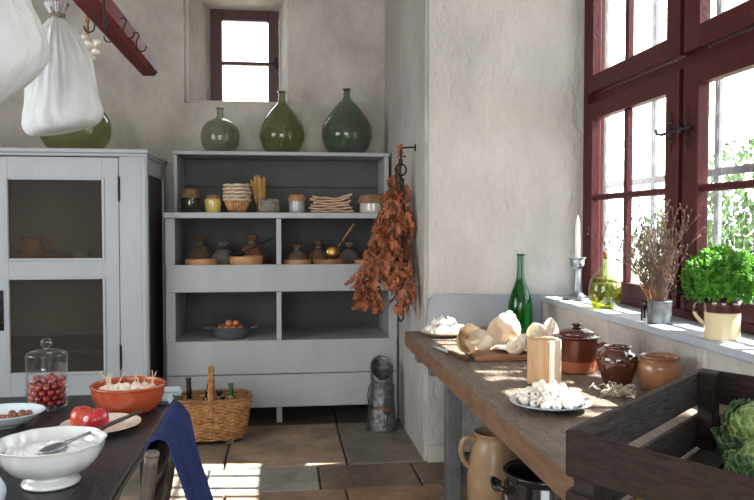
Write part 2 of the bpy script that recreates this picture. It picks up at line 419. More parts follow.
# window_2 : small window in the back wall
w2 = bpy.data.objects.new('window_2', None); C.objects.link(w2); w2.location = (-.303, 6.41, 2.40); w2['kind'] = 'structure'
bm = B(); hw = .2825
box(bm, -hw, -hw+.095, -.01, .05, 0, .79, .004); box(bm, hw-.09, hw, -.01, .05, 0, .79, .004)
box(bm, -hw+.095, hw-.09, -.009, .05, .70, .79, .004); box(bm, -hw+.095, hw-.09, -.009, .05, 0, .02, .004)
box(bm, -hw+.095, hw-.09, -.005, .045, .335, .365, .004)
ws = structure('window_frame', bm, M('dark_oxblood_paint', (58,22,26), (70,28,30), rough=.45), w2, smooth=False)
bm = B(); box(bm, -hw+.09, hw-.09, .02, .022, .01, .71); structure('glass_pane', bm, pane_glass, ws, smooth=False)
bm = B(); box(bm, hw-.035, hw-.012, -.03, -.008, .31, .40, .003); tube(bm, [(hw-.07, -.025, .35), (hw-.0, -.025, .352)], .008)
structure('latch', bm, iron, ws, smooth=False)

# ------------------------------------------------------------------ outside the window
bm = B(); box(bm, 2.35, 40, -30, 40, -.6, -.35); structure('ground', bm, M('lawn', (120,118,100), (140,136,116), scale=3, rough=.9), smooth=False)
bm = B(); box(bm, -12, 2.3, 6.7, 40, -.6, -.35); structure('yard', bm, M('gravel', (150,145,130), (170,165,150), scale=20, rough=.9), smooth=False)
def tree(loc, cr, h, n, label, leaf=.09, seed=0):
    t = thing('tree', label, 'tree', loc, 0)
    rr = random.Random(seed)
    bm = B()
    for c_, r_ in cr:
        for _ in range(int(n*r_*r_)):
            d = Vector((rr.gauss(0, 1), rr.gauss(0, 1), rr.gauss(0, 1))).normalized()*r_*rr.uniform(.55, 1.0)
            p_ = Vector(c_)+d; q = Euler((rr.uniform(0, 6), rr.uniform(0, 6), rr.uniform(0, 6))).to_matrix()
            s_ = leaf*rr.uniform(.6, 1.2)
            vs = [bm.verts.new(p_+q @ Vector(k)*s_) for k in ((-.5,0,0),(-.1,.28,.03),(.5,0,0),(-.1,-.28,.03))]
            bm.faces.new((vs[0], vs[1], vs[2])); bm.faces.new((vs[0], vs[2], vs[3]))
    obj('foliage', bm, M('tree_leaves', (52,84,40), (84,116,60), scale=3, rough=.6), t, smooth=False)
    bm = B()
    for k, (c_, r_) in enumerate(cr):
        tube(bm, spline([(0, 0, -.35-loc[2]), (.05, .03, h*.4), (c_[0]*.5, c_[1]*.5, c_[2]*.6+.2), c_], 4), [.11-.004*i for i in range(13)], 8)
    obj('trunk', bm, M('bark', (90,76,60), (110,96,80), scale=20, rough=.9), t)
    return t
tree((7.2, 10.4, 0), [((0,0,1.7),1.1), ((.9,-.8,1.3),.9), ((-.9,.9,1.0),.8), ((.2,.2,.8),1.0)], 1.2, 1500, 'leafy green bush beyond the right pane of the large window', .14, 2)
tree((11.0, 8.0, 0), [((0,0,1.5),1.0), ((.6,-.9,1.0),.9), ((-.4,1.1,1.2),.9)], 1.0, 1300, 'second green bush outside, nearer the right edge of the large window', .14, 3)

tree((5.6, 1.0, 0), [((-1.45,1.62,4.56),.30), ((-1.35,1.95,4.40),.24), ((0,0,5.2),1.2), ((.6,-.6,4.4),.9)], 4.5, 900, 'tall unseen tree outside, its branch added to dapple sun on the worktop', .15, 9)  # unseen tree added outside; its near crowns dapple the sun on the worktop

# ------------------------------------------------------------------ painted shelf unit in the niche
su = thing('shelf_unit', 'grey-blue painted open shelf unit with plank front filling the wall niche', 'shelf', (0, 5.3, 0))
YB = .76                                                       # depth to the back wall
def sp(name, *boxes, mat=grey_paint, bev=.004, **k):
    bm = B()
    for b_ in boxes: box(bm, *b_, bev=bev)
    return obj(name, bm, mat, su, smooth=False, **k)
sp('side_panel', (-.795, -.755, .012, YB, 0, 1.447)); sp('side_panel', (.775, .815, .012, YB, 0, 1.447))
sp('front_stile', (-.80, -.735, 0, .022, 0, 1.446)); sp('front_stile', (.755, .818, 0, .022, 0, 1.446))
sp('ledge_shelf', (-.81, .822, -.02, YB, 1.447, 1.487))
sp('front_board', (-.79, .81, -.016, .006, .933, 1.124)); 
sp('front_board', (-.79, .81, -.018, .006, .356, .592)); sp('front_board', (-.79, .81, -.014, .006, .118, .350))
sp('bottom_board', (-.755, .775, .025, YB-.03, .12, .14)); sp('niche_shelf', (-.755, .775, .025, YB-.03, 1.06, 1.09)); sp('niche_shelf', (-.755, .775, .025, YB-.03, .555, .585))  # hidden bottom board added to block light beneath the unit
sp('divider', (-.042, -.006, .0, YB-.03, 1.09, 1.446), (-.042, -.006, 0, YB-.03, .585, .933))
sp('foot', (-.045, -.005, .02, .07, 0, .118))
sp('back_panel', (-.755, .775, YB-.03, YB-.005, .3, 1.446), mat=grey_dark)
sp('upper_side', (-.79, -.762, .35, YB, 1.488, 1.915)); sp('upper_side', (.77, .805, .35, YB, 1.488, 1.915))
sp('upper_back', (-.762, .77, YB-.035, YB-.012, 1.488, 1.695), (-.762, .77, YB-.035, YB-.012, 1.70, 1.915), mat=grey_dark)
sp('top_board', (-.795, .81, .345, YB, 1.917, 1.945))

# ------------------------------------------------------------------ grey cabinet with gauze doors
ca = thing('food_cabinet', 'tall pale blue-grey cabinet with dark gauze door panels on the left', 'cabinet', (-.883, 5.07, 0))
CW = 1.93
gauze = thin_glass('dark_gauze', (232,228,222), .27, (92,86,80), rough=.9, refl=.05, ior=1.1)
bm = B()
box(bm, -.075, 0, .022, .10, 0, 1.86, .004); box(bm, -.075, 0, .76, .82, 0, 1.86, .004)      # right side frame posts
box(bm, -.035, -.004, .10, .76, 0, .14, .003); box(bm, -.035, -.004, .10, .76, 1.74, 1.86, .003)
box(bm, -CW, -CW+.03, .022, .82, 0, 1.86); box(bm, -CW+.03, -.035, .79, .82, 0, 1.86); box(bm, -CW+.03, -.035, .03, .79, .10, .13)
obj('body', bm, cab_paint, ca, smooth=False)
bm = B(); box(bm, -.022, -.018, .10, .76, .14, 1.74); obj('side_gauze', bm, M('side_gauze', (52,52,54), (66,64,64), scale=60, rough=.9), ca, smooth=False)
bm = B(); box(bm, -CW, -1.745, 0, .03, 0, 1.86, .005); box(bm, -1.745, -.172, .002, .03, 0, .055, .003); box(bm, -.172, 0, 0, .03, 0, 1.86, .005); box(bm, -.03, .0, -.010, .0, .0, 1.85, .004); box(bm, -.012, .008, -.004, .02, 0, 1.85, .004)
obj('front_stile', bm, cab_paint, ca, smooth=False)
bm = B(); box(bm, -CW-.02, .02, -.03, .84, 1.865, 1.893, .006); box(bm, -CW-.01, .012, -.018, .83, 1.845, 1.865, .005); obj('cornice', bm, cab_paint, ca, smooth=False)
for i, zz in enumerate((.55, 1.13)):
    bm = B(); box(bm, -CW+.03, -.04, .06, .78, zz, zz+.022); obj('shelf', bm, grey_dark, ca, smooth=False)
def cab_door(x0, x1, side):
    bm = B(); z0, z1 = .06, 1.838
    ox0, ox1 = x0+.095, x1-.105
    zs = [(.444, 1.047), (1.185, 1.69)]
    box(bm, x0, ox0, 0, .028, z0, z1, .003); box(bm, ox1, x1, 0, .028, z0, z1, .003)
    box(bm, ox0, ox1, .001, .028, z0, zs[0][0]); box(bm, ox0, ox1, .001, .028, zs[0][1], zs[1][0]); box(bm, ox0, ox1, .001, .028, zs[1][1], z1)
    d = obj('door', bm, cab_paint, ca, smooth=False)
    for (a, b_) in zs:
        bm = B(); w_ = .018
        box(bm, ox0-w_, ox0, -.009, .003, a-w_, b_+w_, .003); box(bm, ox1, ox1+w_, -.009, .003, a-w_, b_+w_, .003)
        box(bm, ox0, ox1, -.009, .003, a-w_, a, .003); box(bm, ox0, ox1, -.009, .003, b_, b_+w_, .003)
        obj('moulding', bm, cab_paint, d, smooth=False)
        bm = B(); box(bm, ox0-.005, ox1+.005, .016, .018, a-.005, b_+.005); obj('gauze_panel', bm, gauze, d, smooth=False, label='dark woven gauze panel')
    hx = x1+.003 if side > 0 else x0-.003
    for zz in (1.56, .46):
        bm = B(); box(bm, hx-.006, hx+.008, -.008, .0, zz, zz+.15, .003); tube(bm, [(hx, -.008, zz-.01), (hx, -.008, zz+.16)], .005, 8)
        obj('hinge', bm, iron, d, smooth=False)
    return d
d1 = cab_door(-.955, -.175, 1); d2 = cab_door(-1.74, -.96, -1)
bm = B(); box(bm, -.925, -.895, -.006, .0, .72, .98, .002); ball(bm, (-.91, -.018, .9), (.012,.016,.016), 2)
for k in range(5): ball(bm, (-.91+.008*math.cos(k*2), -.012, .86-.03*k), (.010,.006,.014), 1)
obj('lock_plate', bm, iron, d1)

# ------------------------------------------------------------------ worktop on the right
wt = thing('work_table', 'long old oak worktop on grey legs under the large window', 'table', (.70, 1.0, 0))
bm = B(); rr = random.Random(5)
nY = 90
def edge_x(y): return .001*math.sin(y*23)+.0035*noise.noise(Vector((y*14, 0, 0)))
cols = [0.0, .008, .3, .6, .825]
top = [];  bot = []
for i in range(nY+1):
    y = i/nY
    tr_, br_ = [], []
    for c_ in cols:
        yy = y*(3.27+.035*(c_/.825)) 
        x = c_ + (edge_x(yy) if c_ < .1 else 0)
        tr_.append(bm.verts.new((x, yy, .785-(.006 if c_ == 0 else 0)+.0015*noise.noise(Vector((x*4, yy*9, 0)))+(.003*noise.noise(Vector((yy*22, 3, 1))) if c_ < .1 else 0)))); br_.append(bm.verts.new((x+(.004 if c_ < .1 else 0), yy, .700)))
    top.append(tr_); bot.append(br_)
for i in range(nY):
    for j in range(len(cols)-1):
        bm.faces.new((top[i][j], top[i][j+1], top[i+1][j+1], top[i+1][j])); bm.faces.new((bot[i][j], bot[i+1][j], bot[i+1][j+1], bot[i][j+1]))
    bm.faces.new((top[i][0], top[i+1][0], bot[i+1][0], bot[i][0])).material_index = 1; bm.faces.new((top[i][-1], bot[i][-1], bot[i+1][-1], top[i+1][-1]))
for e_ in (0, nY):
    for j in range(len(cols)-1): bm.faces.new((top[e_][j], bot[e_][j], bot[e_][j+1], top[e_][j+1]))
obj('tabletop', bm, [oak_top, oak_edge], wt, smooth=True, angle=40)
for (yy) in (2.66, .45):
    for x in (.118, .70):
        bm = B(); box(bm, x, x+.075, yy, yy+.075, 0, .70, .005); obj('leg', bm, grey_leg, wt, smooth=False)
    bm = B(); box(bm, .2, .70, yy+.015, yy+.06, .15, .24, .004); obj('stretcher', bm, grey_leg, wt, smooth=False)
    bm = B(); box(bm, .03, .80, yy+.01, yy+.065, .64, .70, .004); obj('bearer', bm, grey_leg, wt, smooth=False)
bm = B(); box(bm, .04, .11, 3.07, 3.16, .635, .70, .004); obj('bearer_block', bm, grey_leg, wt, smooth=False)
TZ = .7865                                                     # top of the worktop
def T(u, v, dz=0): p_ = at(u, v, Z=TZ); p_.z = TZ+dz; return p_

# ------------------------------------------------------------------ dark table on the left
lt = thing('kitchen_table', 'black ebonised kitchen table in the left foreground', 'table', (-.41, 3.02, 0))
bm = B(); box(bm, -1.25, 0, -2.3, 0, .705, .74, .008, seg=2); obj('tabletop', bm, dark_wood, lt, smooth=False)
bm = B(); box(bm, -1.15, -.10, -.10, -.075, .60, .705); box(bm, -.10, -.075, -2.2, -.10, .60, .705); box(bm, -1.175, -1.15, -2.2, -.1, .6, .705); box(bm, -1.15, -.1, -2.225, -2.2, .6, .705)
obj('apron', bm, dark_wood, lt, smooth=False)
for x in (-1.18, -.13):
    for y in (-2.23, -.13):
        bm = B()
        vs = box(bm, x, x+.06, y, y+.06, 0, .705, .004)
        for v_ in vs:
            if v_.co.z < .4: v_.co.x = x+.03+(v_.co.x-x-.03)*.7; v_.co.y = y+.03+(v_.co.y-y-.03)*.7
        obj('leg', bm, dark_wood, lt, smooth=False)
LZ = .7405
def Lp(u, v, dz=0): p_ = at(u, v, Z=LZ); p_.z = LZ+dz; return p_

# chair tucked in at the dark table
ch = thing('ladder_back_chair', 'worn dark wooden chair tucked under the black table beneath the blue cloth', 'chair', (-.332, 2.02, -.0))
cw = M('worn_dark_wood', (58,48,42), (104,94,84), scale=18, rough=.5, st=(1,1,.3), bump=.3, bscale=40)
for y in (-.19, .19):
    bm = B(); tube(bm, spline([(-.03, y, 0), (-.035, y, .44), (0, y, .68), (.02, y, .850)], 5), [.019]*6+[.018]*5+[.017]*5, 10); ball(bm, (.021, y, .851), (.019,.019,.012), 2)
    obj('back_post', bm, cw, ch)
    bm = B(); tube(bm, [(-.42, y, 0), (-.42, y, .25), (-.42, y, .47)], [.014,.018,.018], 10); obj('leg', bm, cw, ch)
for z in (.58, .69, .80):
    bm = B()
    def sl(u_, v_, z=z): return Vector((-.006+.016*math.sin(PI*u_)+(z-.7)*.11, -.185+.37*u_, z-.028+.056*v_*(1+.25*math.sin(PI*u_))))
    sheet(bm, 10, 3, sl); solid(obj('back_slat', bm, cw, ch), .012)
bm = B(); box(bm, -.435, -.02, -.19, .19, .43, .462, .012, seg=3); obj('seat', bm, M('rush_seat', (150,120,78), (176,146,98), scale=30, rough=.8, bump=.5, bscale=80), ch, smooth=False)
bm = B()
for y in (-.19, .19): tube(bm, [(-.42, y, .2), (-.035, y, .2)], .010)
tube(bm, [(-.42, -.19, .25), (-.42, .19, .25)], .010); tube(bm, [(-.032, -.19, .22), (-.032, .19, .22)], .010)
obj('stretcher', bm, cw, ch)

# blue cloth over the chair back
bm = B()
def drape(u_, v_):
    y = 1.862+.385*u_
    s_ = v_*1.05                                               # path length: inner flap, over the rail, outer fall
    ru = .5+.5*math.sin(u_*PI*3.2+.6)
    if s_ < .16: x = -.332-.004*math.sin(u_*9); z = .858-(.16-s_)*.35
    elif s_ < .23:
        a = (s_-.16)/.07*PI; x = -.303-.029*math.cos(a); z = .858+.022*math.sin(a)
    else:
        d_ = s_-.23; x = -.274+d_*.20+d_*.13*ru+.006*math.sin(u_*17+d_*5)*min(1, d_*3)+.012*noise.noise(Vector((u_*3, d_*4, 7))); z = .858-d_*.985
        y += d_*(.06*(u_-.3))-.02*math.sin(d_*6)*(1-u_)
    z += -.014*math.sin(u_*PI)*1.0-(.02*(u_) if s_ > .2 else 0)+.0015*math.sin(u_*13)
    return Vector((x+.004*noise.noise(Vector((u_*8, v_*9, 0))), y, z))
sheet(bm, 40, 60, drape)
o = obj('blue_cloth', bm, blue_denim, label='plain blue linen cloth draped over the back of the wooden chair'); o['category'] = 'cloth'; solid(o, .004)

# striped towels folded on the far right corner of the dark table
stripe = bpy.data.materials.new('striped_linen'); stripe.use_nodes = True; nt = stripe.node_tree; N = nt.nodes; L = nt.links; p = N['Principled BSDF']
tc = N.new('ShaderNodeTexCoord'); sx = N.new('ShaderNodeSeparateXYZ'); L.new(tc.outputs['Object'], sx.inputs[0])
wv = N.new('ShaderNodeMath'); wv.operation = 'PINGPONG'; wv.inputs[1].default_value = .055; L.new(sx.outputs['Y'], wv.inputs[0])
gt = N.new('ShaderNodeMath'); gt.operation = 'GREATER_THAN'; gt.inputs[1].default_value = .046; L.new(wv.outputs[0], gt.inputs[0])
mx = N.new('ShaderNodeMix'); mx.data_type = 'RGBA'; mx.inputs['A'].default_value = (*lin((176,190,198)), 1); mx.inputs['B'].default_value = (*lin((52,66,88)), 1)
L.new(gt.outputs[0], mx.inputs['Factor']); L.new(mx.outputs['Result'], p.inputs['Base Color']); p.inputs['Roughness'].default_value = .85
def towel(x, y, z, w_, l_, rz, label):
    t = thing('folded_towel', label, 'towel', (x, y, z), rz, 'folded striped towels')
    bm = B()
    for k in range(3):
        box(bm, -w_/2+.003*k, w_/2-.002*k, -l_/2+.003*k, l_/2-.003*k, .008*k, .008*k+.0076, .003, seg=2)
    for v_ in bm.verts: v_.co.z += .002*noise.noise(v_.co*14)+.0015
    obj('folded_linen', bm, stripe, t, smooth=True); return t
towel(-.455, 2.965, LZ, .125, .095, .05, 'farther of two pale blue striped towels folded at the table corner')
towel(-.460, 2.845, LZ, .10, .10, -.03, 'nearer of two pale blue striped towels folded at the table corner')

# ------------------------------------------------------------------ red beam with hooks
be = thing('ceiling_beam', 'red painted wooden hanging beam with chamfered edges, upper left', 'beam', (-.83, 4.9, 2.338))
bm = B(); q = .022; hw = .056; hh_ = .125
sec = [(-hw+q,0),(hw-q,0),(hw,q),(hw,hh_-q),(hw-q,hh_),(-hw+q,hh_),(-hw,hh_-q),(-hw,q)]
n_ = 26; rg = []
for i in range(n_+1):
    y = -3.6*i/n_
    rg.append([bm.verts.new((a+.003*noise.noise(Vector((y*3, a*9, 0))), y+(.0), b_+.003*noise.noise(Vector((y*3, b_*9, 5))))) for a, b_ in sec])
for a, b_ in zip(rg, rg[1:]):
    for i in range(8): bm.faces.new((a[i], a[(i+1) % 8], b_[(i+1) % 8], b_[i]))
bm.faces.new(rg[0][::-1]); bm.faces.new(rg[-1])
obj('beam', bm, red_beam, be, smooth=False)
for y in (-1.95, -3.3):
    bm = B(); tube(bm, [(0, y, hh_), (0, y, CEIL-2.338)], .008); obj('hanging_rod', bm, iron, be)
def shook(x, y, ztop, dx, ln, label, thin=.005):
    bm = B()
    pts = [(-dx*.35, 0, ln*.28), (-dx*.1, 0, ln*.40), (dx*.12, 0, ln*.36), (dx*.2, 0, ln*.18), (0, 0, 0), (-dx*.05, 0, -ln*.3), (dx*.1, 0, -ln*.52), (dx*.5, 0, -ln*.60), (dx*.85, 0, -ln*.5), (dx*.95, 0, -ln*.3)]
    tube(bm, spline(pts, 5), thin, 8)
    o = obj('meat_hook', bm, iron, loc=(x, y, ztop)); return tag(o, label, 'hook', 'iron hooks on the red beam')
for (u, v, xx, dx, ln, lb) in ((137,40,-.763,.05,.10,'thin iron hook lowest on the right face of the red beam'),
                               (124,26,-.763,.05,.10,'iron hook further up the right face of the red beam'),
                               (113,31,-.905,-.05,.10,'curved iron hook hanging below the left edge of the red beam'),
                               (94,20,-.905,-.05,.10,'iron hook left of the red beam beside the garlic string'),
                               (104,6,-.763,.01,.16,'long iron hook crossing the red beam near the picture top')):
    p_ = at(u, v, X=xx); shook(p_.x, p_.y, p_.z, dx, ln, lb, .004)

# garlic string
p_ = at(87, 24, Y=3.88)
g_ = thing('garlic_string', 'short plaited string of small garlic bulbs hanging left of the beam', 'garlic', p_)
garlic_m = M('garlic_skin', (226,220,208), (212,203,190), scale=30, rough=.55, bump=.2, bscale=60, subsurf=.1)
def garlic_bm(bm, c, r, mtx=None, seg=20):
    pf = [(.12,-.62),(.55,-.66),(.9,-.45),(1.05,-.1),(.95,.25),(.62,.55),(.3,.75),(.16,.98),(.12,1.25)]
    pf = spline(pf, 2)
    m_ = Matrix.Translation(c) @ (mtx.to_4x4() if mtx else Matrix.Identity(4)) @ Matrix.Scale(r, 4)
    lathe(bm, pf, seg, f=lambda a, z: 1+.07*abs(math.sin(a*3))-.03, mtx=m_)
for k, (du, dv, r) in enumerate(((-2,18,.026),(2,24,.027),(9,22,.020),(1,32,.022),(8,30,.019),(4,36,.018))):
    bm = B(); c_ = Vector((du*.0052, rnd.uniform(-.015,.0), -dv*.0052+.02))
    garlic_bm(bm, c_, r, Euler((rnd.uniform(-.5,.5), rnd.uniform(-.7,.7), 0)).to_matrix())
    obj('garlic_bulb', bm, garlic_m, g_)
bm = B()
for s_ in (-1, 1): tube(bm, spline([(s_*.006*math.cos(k*1.7), s_*.006*math.sin(k*1.7), .055-.02*k) for k in range(11)], 3), .006, 6)
for k in range(5): tube(bm, [(0, 0, .03), (rnd.uniform(-.02,.02), rnd.uniform(-.01,.01), .065)], .002, 4)
obj('plait', bm, M('dry_stalk', (150,112,76), (172,136,98), scale=40, rough=.9), g_)

# white cloth bags hung from the ceiling
def bag(name, label, loc, prof, folds, amp, ztie, tilt=0, sx=1, sy=1, seedz=0, seg=96):
    t = thing(name, label, 'bag', loc, 0, 'hanging linen bags')
    zmin = min(z for r, z in prof); zt = ztie
    def f(a, z):
        k = max(0, min(1, (z-zmin)/(zt-zmin)))
        w_ = 3.0*noise.noise(Vector((math.cos(a)*1.5, math.sin(a)*1.5, seedz)))+1.2*noise.noise(Vector((math.cos(a)*2, z*3, seedz)))
        fold = (.35+.65*abs(math.sin(a*folds/4+w_)))*abs(math.sin(a*folds/2+w_*1.6))*amp*(k**1.5)
        crease = .07*noise.noise(Vector((math.cos(a)*2.2, math.sin(a)*2.2, z*5+seedz)))+.035*noise.noise(Vector((math.cos(a)*5, math.sin(a)*5, z*11+seedz)))+.03*abs(noise.noise(Vector((math.cos(a)*3+z*6, math.sin(a)*3, z*4+seedz+9))))
        return 1-fold+crease
    bm = B(); mt = Matrix.Rotation(tilt, 4, 'Y')
    pr_ = spline(prof, 7)
    lathe(bm, pr_, seg, sx=sx, sy=sy, f=f, mtx=mt)
    o = obj('cloth_body', bm, linen, t); return t, mt
pb = at(57, 17, Y=3.5)
t2, mt = bag('ham_bag', 'white linen bag tied at its neck with string, right of the two hanging bags', pb,
    [(.01,-.505),(.07,-.51),(.145,-.495),(.178,-.445),(.168,-.38),(.152,-.28),(.130,-.17),(.085,-.075),(.045,-.02),(.030,0),(.042,.03),(.056,.058),(.045,.06),(.02,.05)], 22, .30, -.01, tilt=0, sy=.72, seedz=3)
for o in t2.children:                                          # the ham fills the bag unevenly: the bottom hangs lower on the left
    for v_ in o.data.vertices:
        k = max(0, min(1, -v_.co.z/.5)); v_.co.x += .026*k**1.2; v_.co.z += .22*v_.co.x*k; v_.co.x -= max(0, v_.co.x-.15)*.25
bm = B(); tube(bm, [(.034*math.cos(TAU*k/20), .027*math.sin(TAU*k/20), .002*math.sin(k)) for k in range(20)], .004, 6, close=True)
tube(bm, [(.033*math.cos(TAU*k/20), .026*math.sin(TAU*k/20), .010+.002*math.sin(k)) for k in range(20)], .004, 6, close=True)
tube(bm, [(.0, -.026, .005), (-.02, -.03, .03), (0, -.01, .06), (.004, 0, .12), (.004, 0, CEIL-pb.z)], .003, 6)
tube(bm, [(.0, -.026, .005), (.025, -.03, .025), (0.004, -.01, .06)], .0025, 6)
obj('string', bm, M('twine', (120,112,100), (140,132,118), scale=40, rough=.9), t2)
pb = at(-20, -22, Y=2.75)
t1, mt = bag('ham_bag', 'large white linen bag cut by the left picture edge, nearer of the two', pb,
    [(.01,-.46),(.08,-.455),(.17,-.40),(.20,-.31),(.195,-.22),(.165,-.10),(.13,0),(.09,.10),(.05,.19),(.032,.23),(.05,.27),(.06,.30),(.03,.305)], 14, .18, .23, sy=.75, seedz=9)
for o in t1.children:
    for v_ in o.data.vertices:
        k = max(0, min(1, -v_.co.z/.4)); c_ = max(0, v_.co.x)/.2*k; v_.co.x += .03*c_*c_; v_.co.z += .50*max(-.12, v_.co.x)*k; v_.co.x -= .05*max(0, -v_.co.z-.30)*2
bm = B(); tube(bm, [(.034*math.cos(TAU*k/20), .026*math.sin(TAU*k/20), .232) for k in range(20)], .005, 6, close=True)
tube(bm, [(0, 0, .24), (0, 0, CEIL-pb.z)], .003, 6); obj('string', bm, _mats['twine'], t1)

# ------------------------------------------------------------------ demijohns
def demijohn(label, x, y, z, Rr, Hh, sy_k, mat, group='glass demijohns', nk=.026, neck=.20):
    t = thing('demijohn', label, 'bottle', (x, y, z), rnd.uniform(0, 6), group)
    nb = Hh*(1-neck)
    prof = [(Rr*.35,.004),(Rr*.62,.0),(Rr*.80,nb*.09),(Rr*.955,nb*.24),(Rr,nb*sy_k),(Rr*.93,nb*(sy_k+.18)),(Rr*.70,nb*(sy_k+.36)),(Rr*.42,nb*.88),(nk*1.25,nb),(nk,nb+Hh*neck*.35),(nk*.95,Hh*.97)]
    if Rr < .15: prof = [(Rr*.5,.004),(Rr*.62,.0),(Rr*.84,nb*.12),(Rr*.97,nb*.30),(Rr,nb*.50),(Rr*.93,nb*.70),(Rr*.74,nb*.86),(Rr*.45,nb*.96),(nk*1.3,nb*1.01),(nk,nb+Hh*neck*.3),(nk*.95,Hh*.97)]
    bm = B(); lathe(bm, spline(prof, 6), 48, cap=False)
    r0 = prof[0][0]; bmv = [bm.verts.new((r0*math.cos(TAU*k/48), r0*math.sin(TAU*k/48), .004)) for k in range(48)]; bm.faces.new(bmv)
    obj('glass_body', bm, mat, t)
    bm = B(); tube(bm, [(nk*1.12*math.cos(TAU*k/24), nk*1.12*math.sin(TAU*k/24), Hh*.968) for k in range(24)], .006, 8, close=True)
    obj('neck_ring', bm, mat, t); return t
demijohn('small round grey-green demijohn, leftmost of the three on the shelf unit', -.464, 5.83, 1.945, .146, .350, .52, demi_glass, neck=.25)
demijohn('olive-green pear-shaped demijohn under the small window, middle of three', .002, 5.83, 1.945, .174, .490, .36, demi_glass2, neck=.20)
demijohn('largest dark green teardrop demijohn, right end of the shelf unit', .50, 5.83, 1.945, .197, .520, .36, demi_glass3, neck=.17)
demijohn('green demijohn standing on the cabinet behind the white bag', -1.395, 5.35, 1.894, .235, .50, .42, demi_glass2, neck=.2)

# ------------------------------------------------------------------ things on the shelf unit's ledge
SZ = 1.4875; SY = 5.52
def onS(u, y=SY): p_ = at(u, 212, Y=y); return Vector((p_.x, y, SZ))
def paper_cap(t, r, z, skirt, mat, seed=0, name='paper_cap', dome=.012):
    bm = B(); rr = random.Random(seed)
    def f(a, zz): return 1+.10*abs(math.sin(a*7+seed))*max(0, (z+.01-zz)/skirt)+.04*noise.noise(Vector((math.cos(a)*3, math.sin(a)*3, zz*20+seed)))
    lathe(bm, [(r*1.14,z-skirt),(r*1.03,z-skirt*.45),(r*1.04,z-.004),(r*.9,z+dome*.6),(r*.4,z+dome),(.004,z+dome*.9)], 40, f=f, cap=False)
    o = obj(name, bm, mat, t); solid(o, .002); 
    bm = B(); tube(bm, [(r*1.05*math.cos(TAU*k/24), r*1.05*math.sin(TAU*k/24), z-skirt*.5) for k in range(24)], .003, 6, close=True)
    tube(bm, [(r*1.05*math.cos(-1.9), r*1.05*math.sin(-1.9), z-skirt*.5), (r*1.25*math.cos(-2.2), r*1.25*math.sin(-2.2), z-skirt*1.1)], .002, 5)
    obj('string', bm, _mats['twine'], t)
kraft = M('brown_paper', (112,86,64), (140,108,82), scale=20, rough=.8, bump=.4, bscale=40)
kraft2 = M('ochre_paper', (150,104,68), (172,122,82), scale=20, rough=.8, bump=.4, bscale=40)
t = thing('preserve_jar', 'dark glass jar with brown paper cap at the left end of the ledge', 'jar', onS(190))
bm = B(); lathe(bm, [(.058,0),(.064,.006),(.064,.12),(.056,.135),(.056,.15)], 32); obj('jar_body', bm, M('dark_pickle_glass', (26,30,18), (54,58,34), scale=30, rough=.08, coat=1), t); paper_cap(t, .058, .152, .045, kraft, 1, dome=.02)
t = thing('mustard_pot', 'pale yellow pot with small brown paper cap on the ledge', 'jar', onS(213))
bm = B(); lathe(bm, spline([(.045,0),(.052,.01),(.060,.07),(.058,.095),(.046,.108),(.046,.12)], 4), 32); obj('pot_body', bm, M('mustard_glass', (206,186,110), (196,176,98), rough=.15, coat=.8), t); paper_cap(t, .045, .122, .028, kraft, 2)
# stack of cloth-lined bread baskets
rim_m = M('basket_lining', (214,204,190), (186,172,152), scale=60, rough=.9, bump=.5, bscale=90)
for k in range(5):
    z = SZ+ .026*k if k else SZ
    lab = ['bottom', 'second from the bottom', 'middle', 'second from the top', 'topmost'][k]
    p_ = onS(237); t = thing('small_basket', f'small round wicker basket with white rim, {lab} of the stack of five' if k in (0,4,2) else f'small round wicker basket with white rim, {lab} of five stacked', 'basket', (p_.x+.002*(-1)**k, p_.y, z), k*.7, 'stacked small baskets')
    bm = B()
    for i in range(26):
        a = TAU*i/26; tube(bm, [(.054*math.cos(a), .054*math.sin(a), .004), (.072*math.cos(a), .072*math.sin(a), .045), (.092*math.cos(a), .092*math.sin(a), .092)], .0055, 5)
    lathe(bm, [(.05,.0),(.052,.003),(.088,.088),(.085,.088),(.049,.006)], 32)
    obj('wicker_bowl', bm, wicker, t)
    bm = B(); tube(bm, [((.094+.002*math.sin(9*TAU*j/60))*math.cos(TAU*j/60), (.094+.002*math.sin(9*TAU*j/60))*math.sin(TAU*j/60), .094+.002*math.sin(7*TAU*j/60)) for j in range(60)], .009, 8, close=True)
    obj('rim', bm, rim_m, t, label='pale cloth-bound rim')
# wooden sticks in a jar, coil of twine
p_ = onS(262, 5.60); t = thing('stick_jar', 'small jar holding a bundle of long pale wooden sticks', 'jar', p_)
bm = B(); lathe(bm, [(.036,0),(.040,.006),(.040,.09),(.037,.09),(.037,.008)], 24, cap=True); obj('jar_body', bm, M('brown_stoneware', (96,72,52), (112,84,60), rough=.3), t)
sticks_m = M('pale_wood', (206,160,100), (188,140,84), scale=30, rough=.6)
for k in range(22):
    a = rnd.uniform(0, TAU); r0 = rnd.uniform(.004, .026); bm = B(); top_ = Vector((r0*2.2*math.cos(a)-.022+rnd.uniform(-.01,.01), r0*1.5*math.sin(a), .262+rnd.uniform(-.03,.015)))
    tube(bm, [(r0*math.cos(a), r0*math.sin(a), .012), top_], .0066, 7); obj('stick', bm, sticks_m, t)
twine2 = M('grey_twine', (130,122,110), (156,148,134), scale=60, rough=.95, bump=.6, bscale=120)
p_ = onS(269, 5.47); t = thing('twine_coil', 'loose coil of grey-brown twine beside the wooden sticks', 'twine', p_, .4)
bm = B(); pts = []
for i in range(420):
    a = i*.31; lay = (i/420)
    rr_ = .052+.020*math.sin(i*.083); z_ = .012+.088*lay+.004*math.sin(i*.7)
    pts.append((rr_*math.cos(a)*1.05, rr_*math.sin(a)*.8, z_*(.9+.1*math.sin(a))))
tube(bm, pts, .0075, 6)
